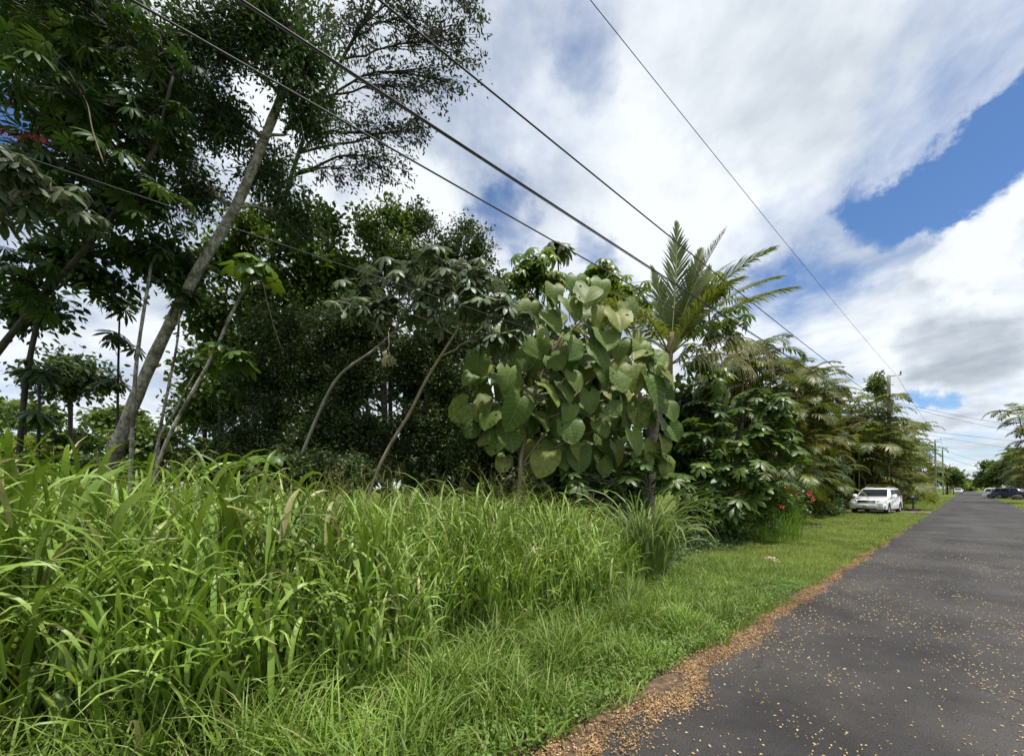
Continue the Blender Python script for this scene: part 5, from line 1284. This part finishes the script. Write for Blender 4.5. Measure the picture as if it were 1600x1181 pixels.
def car(name, label, cat, loc, rz, paint, scale=1.0, rack=True):
    t = thing(name, label, cat, loc, rz); t.scale = (scale,) * 3
    def arc(cx, r, n=10): return [(cx - r * math.cos(a), .34 + r * math.sin(a)) for a in np.linspace(-.12, math.pi + .12, n)]
    prof = [(-2.18, .30), (-2.31, .42), (-2.34, .66), (-2.30, .92), (-2.20, 1.06), (-1.4, 1.085), (0, 1.06), (1.02, 1.04), (1.60, .985), (2.06, .90), (2.25, .80), (2.33, .66), (2.345, .46), (2.24, .29)]
    under = [p for p in arc(1.37, .405)][::-1] + [p for p in arc(-1.40, .405)][::-1]
    pr = np.array(prof + under)
    hw = .912
    ys = [-1, -.955, -.80, -.4, 0, .4, .80, .955, 1]
    V = []
    for y in ys:
        k = .035 if abs(y) == 1 else (.010 if abs(y) > .9 else 0)
        for x, z in pr:
            w = hw * (1 - .13 * max(0, (x - 1.75) / .6) ** 2 - .08 * max(0, (-x - 1.9) / .45) ** 2) * (1 - .06 * max(0, (z - .78) / .3))
            ins = k if z > .5 else 0
            V.append((x * (1 - ins * .4) - (.05 * abs(y) ** 3 if x > 2.0 else 0), y * w, z - ins * (1 if z > .8 else 0)))
    n = len(pr); Q = []
    for j in range(len(ys) - 1):
        for i in range(n):
            Q.append((j * n + i, j * n + (i + 1) % n, (j + 1) * n + (i + 1) % n, (j + 1) * n + i))
    me = bpy.data.meshes.new('body')
    me.from_pydata([tuple(v) for v in V], [], [tuple(q) for q in Q] + [tuple(range(n))[::-1], tuple((len(ys) - 1) * n + i for i in range(n))])
    me.materials.append(paint); me.update(); place('body', me, t)
    # cabin as a rounded tapering shell
    rings = [(1.06, .98, -2.20, .86), (1.10, .93, -2.20, .855), (1.35, .60, -2.10, .79), (1.56, .32, -1.98, .715), (1.615, .22, -1.92, .66), (1.645, .02, -1.80, .52), (1.655, -.3, -1.6, .3)]
    mb = MB(); V = []
    for z, xf, xr, w in rings:
        c = .10
        for x, y in [(xf, -w + c), (xf, 0), (xf, w - c), (xf - c * 1.4, w), ((xf + xr) / 2, w + .008), (xr + c, w), (xr, w - c), (xr, 0), (xr, -w + c), (xr + c, -w), ((xf + xr) / 2, -w - .008), (xf - c * 1.4, -w)]:
            V.append((x, y, z))
    m = 12
    Q = [(i * m + k, i * m + (k + 1) % m, (i + 1) * m + (k + 1) % m, (i + 1) * m + k) for i in range(len(rings) - 1) for k in range(m)]
    V.append((-.9, 0, 1.66)); T = [(len(V) - 1, (len(rings) - 1) * m + k, (len(rings) - 1) * m + (k + 1) % m) for k in range(m)]
    mb.add(V, T, Q); place('cabin', mb.mesh('cabin', paint), t)
    def xf(z): return np.interp(z, [r[0] for r in rings], [r[1] for r in rings])
    def wd(z): return np.interp(z, [r[0] for r in rings], [r[3] for r in rings])
    def xr_(z): return np.interp(z, [r[0] for r in rings], [r[2] for r in rings])
    def pane(nm, quad, mat, parent=None, th=.012):
        q = np.array(quad, float); nn = nrm(np.cross(q[1] - q[0], q[2] - q[0])); mb = MB()
        mb.add(np.concatenate([q + nn * th, q - nn * .004]), None, [(0, 1, 2, 3), (0, 4, 5, 1), (1, 5, 6, 2), (2, 6, 7, 3), (3, 7, 4, 0)])
        return place(nm, mb.mesh(nm, mat, smooth=False), parent or t)
    z0, z1 = 1.10, 1.545
    pane('windshield', [(xf(z0) + .012, -wd(z0) + .12, z0), (xf(z0) + .012, wd(z0) - .12, z0), (xf(z1) + .012, wd(z1) - .11, z1), (xf(z1) + .012, -wd(z1) + .11, z1)], M_glass)
    pane('rear_window', [(xr_(1.14) - .01, .7, 1.14), (xr_(1.14) - .01, -.7, 1.14), (xr_(1.52) - .01, -.6, 1.52), (xr_(1.52) - .01, .6, 1.52)], M_glass)
    for sgn in (-1, 1):
        for x0, x1, x2, x3 in [(.62, -.38, -.38, .26), (-.46, -1.30, -1.30, -.46), (-1.38, -2.0, -1.86, -1.38)]:
            zt = 1.53; zb = 1.12
            q = [(x0, sgn * (wd(zb) + .012), zb), (x1, sgn * (wd(zb) + .012), zb), (x2, sgn * (wd(zt) + .012), zt), (x3, sgn * (wd(zt) + .012), zt)]
            pane('side_window', q if sgn > 0 else q[::-1], M_glass)
        for x0, x1 in [(.86, -.40), (-.43, -1.02)]:
            q = [(x0, sgn * (hw - .008), .36), (x1, sgn * (hw - .008), .36), (x1, sgn * (hw - .03), .99), (x0, sgn * (hw - .03), .99)]
            d = pane('door', q if sgn < 0 else q[::-1], paint, th=.02)
            mb = MB(); xh = x1 + .18; boxv(mb, (xh - .09, sgn * (hw + .005) - .012, .88), (xh + .09, sgn * (hw + .005) + .012, .915)); place('handle', mb.mesh('handle', paint), d)
        mb = MB(); V = [(.66, sgn * .90, 1.08), (.50, sgn * .90, 1.08), (.48, sgn * 1.10, 1.08), (.62, sgn * 1.10, 1.08), (.66, sgn * .90, 1.22), (.50, sgn * .90, 1.23), (.49, sgn * 1.09, 1.24), (.60, sgn * 1.09, 1.23)]
        mb.add(V, None, [(0, 1, 2, 3), (4, 5, 6, 7), (0, 1, 5, 4), (1, 2, 6, 5), (2, 3, 7, 6), (3, 0, 4, 7)]); place('mirror', mb.mesh('mirror', paint), t)
        if rack:
            mb = MB(); tube(mb, spline([(.05, sgn * .56, 1.63), (-.1, sgn * .57, 1.70), (-.9, sgn * .58, 1.71), (-1.7, sgn * .57, 1.69), (-1.85, sgn * .56, 1.62)], 14), .022, 6); place('roof_rail', mb.mesh('roof_rail', M_steel), t)
        q = [(2.262, sgn * .50, .70), (2.10, sgn * .80, .70), (2.05, sgn * .79, .86), (2.225, sgn * .50, .84)]
        pane('headlight', q if sgn > 0 else q[::-1], M_lamp, th=.03)
        mb = MB(); lathe(mb, [(.0, -.01), (.07, -.012), (.085, 0), (.085, .06)], 14); place('fog_light', mb.mesh('fog_light', M_lamp), t, (2.25, sgn * .60, .45), (0, 0, -math.pi / 2))
        mb = MB(); boxv(mb, (-2.33, sgn * .74 - .09, .82), (-2.22, sgn * .74 + .09, 1.05)); place('tail_light', mb.mesh('tail_light', plain_mat('tail_lamp', (.3, .01, .01), .2)), t)
    mb = MB(); boxv(mb, (2.18, -.44, .70), (2.29, .44, .86)); g = place('grille', mb.mesh('grille', M_black), t)
    for z in (.715, .76, .805, .85):
        mb = MB(); boxv(mb, (2.28, -.44, z - .008), (2.305, .44, z + .008)); place('grille_bar', mb.mesh('grille_bar', M_chrome), g)
    mb = MB(); lathe(mb, [(0, -.02), (.065, -.02), (.065, .0)], 16); place('emblem', mb.mesh('emblem', M_black), g, (2.30, 0, .785), (0, 0, -math.pi / 2))
    mb = MB()
    for y0, y1, x0 in [(-.82, -.5, 2.20), (-.5, .5, 2.30), (.5, .82, 2.20)]: pass
    P = spline([(2.08, -.90, .48), (2.24, -.72, .48), (2.33, -.35, .48), (2.345, 0, .48), (2.33, .35, .48), (2.24, .72, .48), (2.08, .90, .48)], 20)
    V = []
    for p in P:
        o = nrm(np.array([p[0] - .6, p[1] * 1.2, 0]))
        for dz, dx in [(-.17, -.06), (-.14, .015), (.0, .035), (.12, .03), (.16, -.02)]: V.append(p + o * dx + [0, 0, dz])
    Q = [(i * 5 + k, i * 5 + k + 1, (i + 1) * 5 + k + 1, (i + 1) * 5 + k) for i in range(19) for k in range(4)]
    mb.add(V, None, Q); place('bumper', mb.mesh('bumper', paint), t)
    mb = MB(); boxv(mb, (2.36, -.5, .30), (2.375, .5, .37)); place('air_intake', mb.mesh('air_intake', M_black), t)
    mb = MB(); boxv(mb, (2.372, -.15, .42), (2.388, .15, .56)); place('number_plate', mb.mesh('number_plate', M_plate), t)
    mb = MB()
    for x0, x1 in [(-.96, .93), (1.80, 2.2), (-2.2, -1.84)]: boxv(mb, (x0, -.85, .22), (x1, .85, .36))
    place('underbody', mb.mesh('underbody', M_black), t)
    hb = MB(); lathe(hb, [(0, -.06), (.07, -.07), (.08, .05), (.23, .06), (.23, .08), (0, .08)], 20); hub = hb.mesh('wheel', M_black)
    tb = MB(); lathe(tb, [(.235, -.10), (.30, -.115), (.335, -.10), (.348, -.06), (.35, 0), (.348, .06), (.335, .10), (.30, .115), (.235, .10)], 28); tyre = tb.mesh('tyre', M_tyre)
    rb = MB(); lathe(rb, [(.245, .10), (.238, -.095), (.215, -.085), (.205, -.06)], 28)
    for k in range(6):
        a = k * math.pi / 3; c, s = math.cos(a), math.sin(a); V = []
        for r, w, y in [(.04, .035, -.075), (.13, .028, -.085), (.22, .035, -.07)]:
            for u in (-1, 1): V.append((r * c - u * w * s, y, r * s + u * w * c))
        rb.add(V, None, [(0, 1, 3, 2), (2, 3, 5, 4)])
    lathe(rb, [(0, -.09), (.06, -.085), (.065, -.06)], 16); rim = rb.mesh('rim', M_rim)
    for x in (1.37, -1.40):
        for sgn in (-1, 1):
            w = place('wheel', hub, t, (x, sgn * .80, .348), (0, 0, 0 if sgn < 0 else math.pi)); place('tyre', tyre, w); place('rim', rim, w)
    return t
# the car stands with its front towards the eye, nose turned a little to the hedge
ca = math.atan2(-RD[1], -RD[0])
off = math.radians(6)
fwd = np.array([math.cos(ca - off), math.sin(ca - off), 0]); lft = np.array([-fwd[1], fwd[0], 0])
corner = SD(33.6, -3.31)                       # front corner next to the road
ctr = corner - fwd * 2.34 - lft * (.91 if np.dot(lft, [RN[0], RN[1], 0]) > 0 else -.91)
car('white_suv', 'white SUV with roof rails parked on the grass by the hedge', 'car', ctr, math.atan2(fwd[1], fwd[0]), M_white)
c = U(1497, 762, 112); car('small_light_car', 'small light car parked at the far end of the road', 'car', (c[0], c[1], 0), ca, plain_mat('pale_blue_paint', (.55, .60, .62), .3, coat=.5, vary=.05), .95, False)
c = U(1571, 762, 62); car('white_parked_car', 'white car across the road, beside the dark blue one', 'car', (c[0], c[1], 0), ca + 1.4, M_white, .98, False)
c = U(1588, 762, 60); car('dark_blue_car', 'dark blue car parked across the road behind the boulder', 'car', (c[0], c[1], 0), ca + 1.2, plain_mat('dark_blue_paint', (.02, .025, .06), .25, coat=.7, vary=.1), 1.0, False)

# ================================================================== SMALL ROADSIDE THINGS
def mailbox():
    b = SD(40.3, -2.5); t = thing('mailbox', 'dark green mailbox on a post with brick base by the driveway', 'mailbox', b, math.atan2(RD[1], RD[0]) + .9); t.scale = (.74,) * 3
    M = plain_mat('dark_green_paint', (.018, .035, .028), .45, vary=.2)
    mb = MB(); boxv(mb, (-.05, -.05, 0), (.05, .05, 1.1)); place('post', mb.mesh('post', M, False), t)
    mb = MB(); a = np.linspace(0, math.pi, 10); pr = [(-.19, 1.1)] + [(-.19 * math.cos(q), 1.26 + .17 * math.sin(q)) for q in a] + [(.19, 1.1)]
    n = len(pr); V = [(x, -.42, z) for x, z in pr] + [(x, .42, z) for x, z in pr] + [(0, -.42, 1.2), (0, .42, 1.2)]
    Q = [(i, (i + 1) % n, n + (i + 1) % n, n + i) for i in range(n)]; T = [(2 * n, (i + 1) % n, i) for i in range(n)] + [(2 * n + 1, n + i, n + (i + 1) % n) for i in range(n)]
    mb.add(V, T, Q); bx = place('box', mb.mesh('box', M), t)
    mb = MB(); boxv(mb, (-.16, -.44, 1.11), (.16, -.42, 1.36)); place('door', mb.mesh('door', plain_mat('grey_metal_door', (.10, .11, .11), .4)), bx)
    mb = MB(); boxv(mb, (-.03, -.04, 1.10), (.03, .42, 1.13)); boxv(mb, (-.3, -.03, .75), (.3, .03, .80)); place('bracket', mb.mesh('bracket', M), t)
    mb = MB(); boxv(mb, (-.30, -.48, 0), (.30, .48, .18)); place('base', mb.mesh('base', plain_mat('dark_brick_base', (.05, .035, .03), .9, vary=.5, scale=12), False), t)
mailbox()

def post_sign(name, label, px, Y, z, shape, col, size):
    b = U(px, 762, Y); b[2] = 0; t = thing(name, label, 'sign', b, 0)
    mb = MB(); tube(mb, [(0, 0, 0), (0, 0, z)], .04, 8); place('post', mb.mesh('post', M_steel), t)
    n = shape; mb = MB(); a0 = math.pi / n if n != 4 else 0
    V = [(size * math.cos(a0 + 2 * math.pi * k / n), y, z + size * math.sin(a0 + 2 * math.pi * k / n)) for y in (-.07, -.05) for k in range(n)] + [(0, -.07, z), (0, -.05, z)]
    mb.add(V, [(2 * n, k, (k + 1) % n) for k in range(n)] + [(2 * n + 1, n + (k + 1) % n, n + k) for k in range(n)], [(k, n + k, n + (k + 1) % n, (k + 1) % n) for k in range(n)])
    place('panel', mb.mesh('panel', plain_mat(name + '_paint', col, .5, vary=.1), False), t)
post_sign('orange_sign', 'small orange diamond sign on a post past the far pole', 1486, 100, 1.75, 4, (.75, .22, .02), .62)
post_sign('red_sign', 'small faded red octagonal sign across the road', 1553, 76, 1.55, 8, (.45, .13, .10), .36)
for px, lab in [(1478, 'slim pale post standing before the orange sign'), (1490, 'slim pale post standing just beyond the orange sign')]:
    b = U(px, 762, 98); b[2] = 0; mb = MB(); tube(mb, [(0, 0, 0), (0, 0, 1.4), (0, 0, 2.3), (0, 0, 2.36)], np.array([.12, .11, .10, .03]), 8)
    place('wooden_post', mb.mesh('wooden_post', M_pole), None, b, label=lab, cat='post', group='posts by the orange sign')
def bin_():
    b = U(1541, 762, 92); b[2] = 0; t = thing('waste_bin', 'dark green wheeled bin standing across the far road', 'bin', b, .6)
    M = plain_mat('bin_plastic', (.03, .05, .04), .5, vary=.2)
    mb = MB(); mb.add([(-.26, -.3, .05), (.26, -.3, .05), (.26, .3, .05), (-.26, .3, .05), (-.32, -.38, 1.0), (.32, -.38, 1.0), (.32, .38, 1.0), (-.32, .38, 1.0)], None, [(0, 3, 2, 1), (0, 1, 5, 4), (1, 2, 6, 5), (2, 3, 7, 6), (3, 0, 4, 7), (4, 5, 6, 7)])
    place('tub', mb.mesh('tub', M, False), t)
    mb = MB(); boxv(mb, (-.35, -.42, 1.002), (.35, .40, 1.08)); place('lid', mb.mesh('lid', M, False), t)
    for s in (-1, 1):
        mb = MB(); lathe(mb, [(0, -.03), (.12, -.03), (.12, .03), (0, .03)], 12); place('wheel', mb.mesh('wheel', M_tyre), t, (s * .3, .3, .12), (0, 0, math.pi / 2))
bin_()
def boulder():
    b = U(1590, 762, 56); b[2] = 0
    a = np.linspace(0, 2 * np.pi, 18, endpoint=False); V = []
    for z, r in [(-.05, .52), (.2, .62), (.45, .5), (.6, .28)]:
        for q in a: V.append((r * math.cos(q) * (1 + .12 * math.sin(3 * q + z * 4)), r * .8 * math.sin(q) * (1 + .1 * math.cos(2 * q + 5 * z)), z + .05 * math.sin(4 * q)))
    V.append((.03, 0, .68)); n = 18
    mb = MB(); mb.add(V, [(len(V) - 1, 3 * n + k, 3 * n + (k + 1) % n) for k in range(n)], [(i * n + k, i * n + (k + 1) % n, (i + 1) * n + (k + 1) % n, (i + 1) * n + k) for i in range(3) for k in range(n)])
    place('boulder', mb.mesh('boulder', bark_mat('lava_rock', (.015, .014, .013), (.06, .055, .05), 6, (1, 1, 1), .8)), None, b, label='dark rounded lava boulder on the lawn across the road', cat='boulder')
boulder()
def fallen(label, s, d, L, mat, r=.012):
    mb = MB(); k = rng.uniform(0, 3.1)
    P = [np.array([L * (f - .5) * math.cos(k) + rng.normal(0, .03), L * (f - .5) * math.sin(k) + rng.normal(0, .05), .03 + .05 * math.sin(f * 3)]) for f in np.linspace(0, 1, 6)]
    tube(mb, spline(P, 14), np.linspace(r, r * .5, 14), 5)
    n = 24; q = np.array(P)[rng.integers(0, 6, n)] + rng.normal(0, .05, (n, 3)) * [1, 1, .3]
    scatter(mb, L6, q, rng.normal(0, 1, (n, 3)) * [1, 1, .2], np.tile([0, 0, 1.], (n, 1)), rng.uniform(.08, .16, n), rng.random(n))
    place('fallen_frond', mb.mesh('fallen_frond', mat), None, SD(s, d), label=label, cat='frond')
for lab, P in [('thin bare vine dangling in front of the octopus tree', [(108, 112, 6.0), (135, 160, 6.0), (145, 205, 6.0), (162, 255, 6.0)]), ('long thin vine looping beside the leaning trunk', [(470, 190, 7.4), (480, 235, 7.4), (500, 262, 7.5), (520, 290, 7.6)]),
               ('thin vine hanging over the rounded dark evergreen', [(398, 385, 8.4), (408, 430, 8.4), (425, 500, 8.5), (440, 545, 8.5)])]:
    q = np.array([U(*p) for p in P]); mb = MB(); tube(mb, spline(q - q[0], 20), .009, 5); place('hanging_vine', mb.mesh('hanging_vine', M_bark_tan), None, q[0], label=lab, cat='vine')
fallen('dark fallen frond scrap on the lawn before the white SUV', 26.5, -2.6, .9, G_dead if False else M_bark_dark)
fallen('thin dark fallen frond on the lawn by the areca hedge', 19.5, -4.1, 1.6, M_bark_dark)
fallen('pale dry leaf scrap lying on the mown verge', 10.2, -2.9, .25, G_dead)
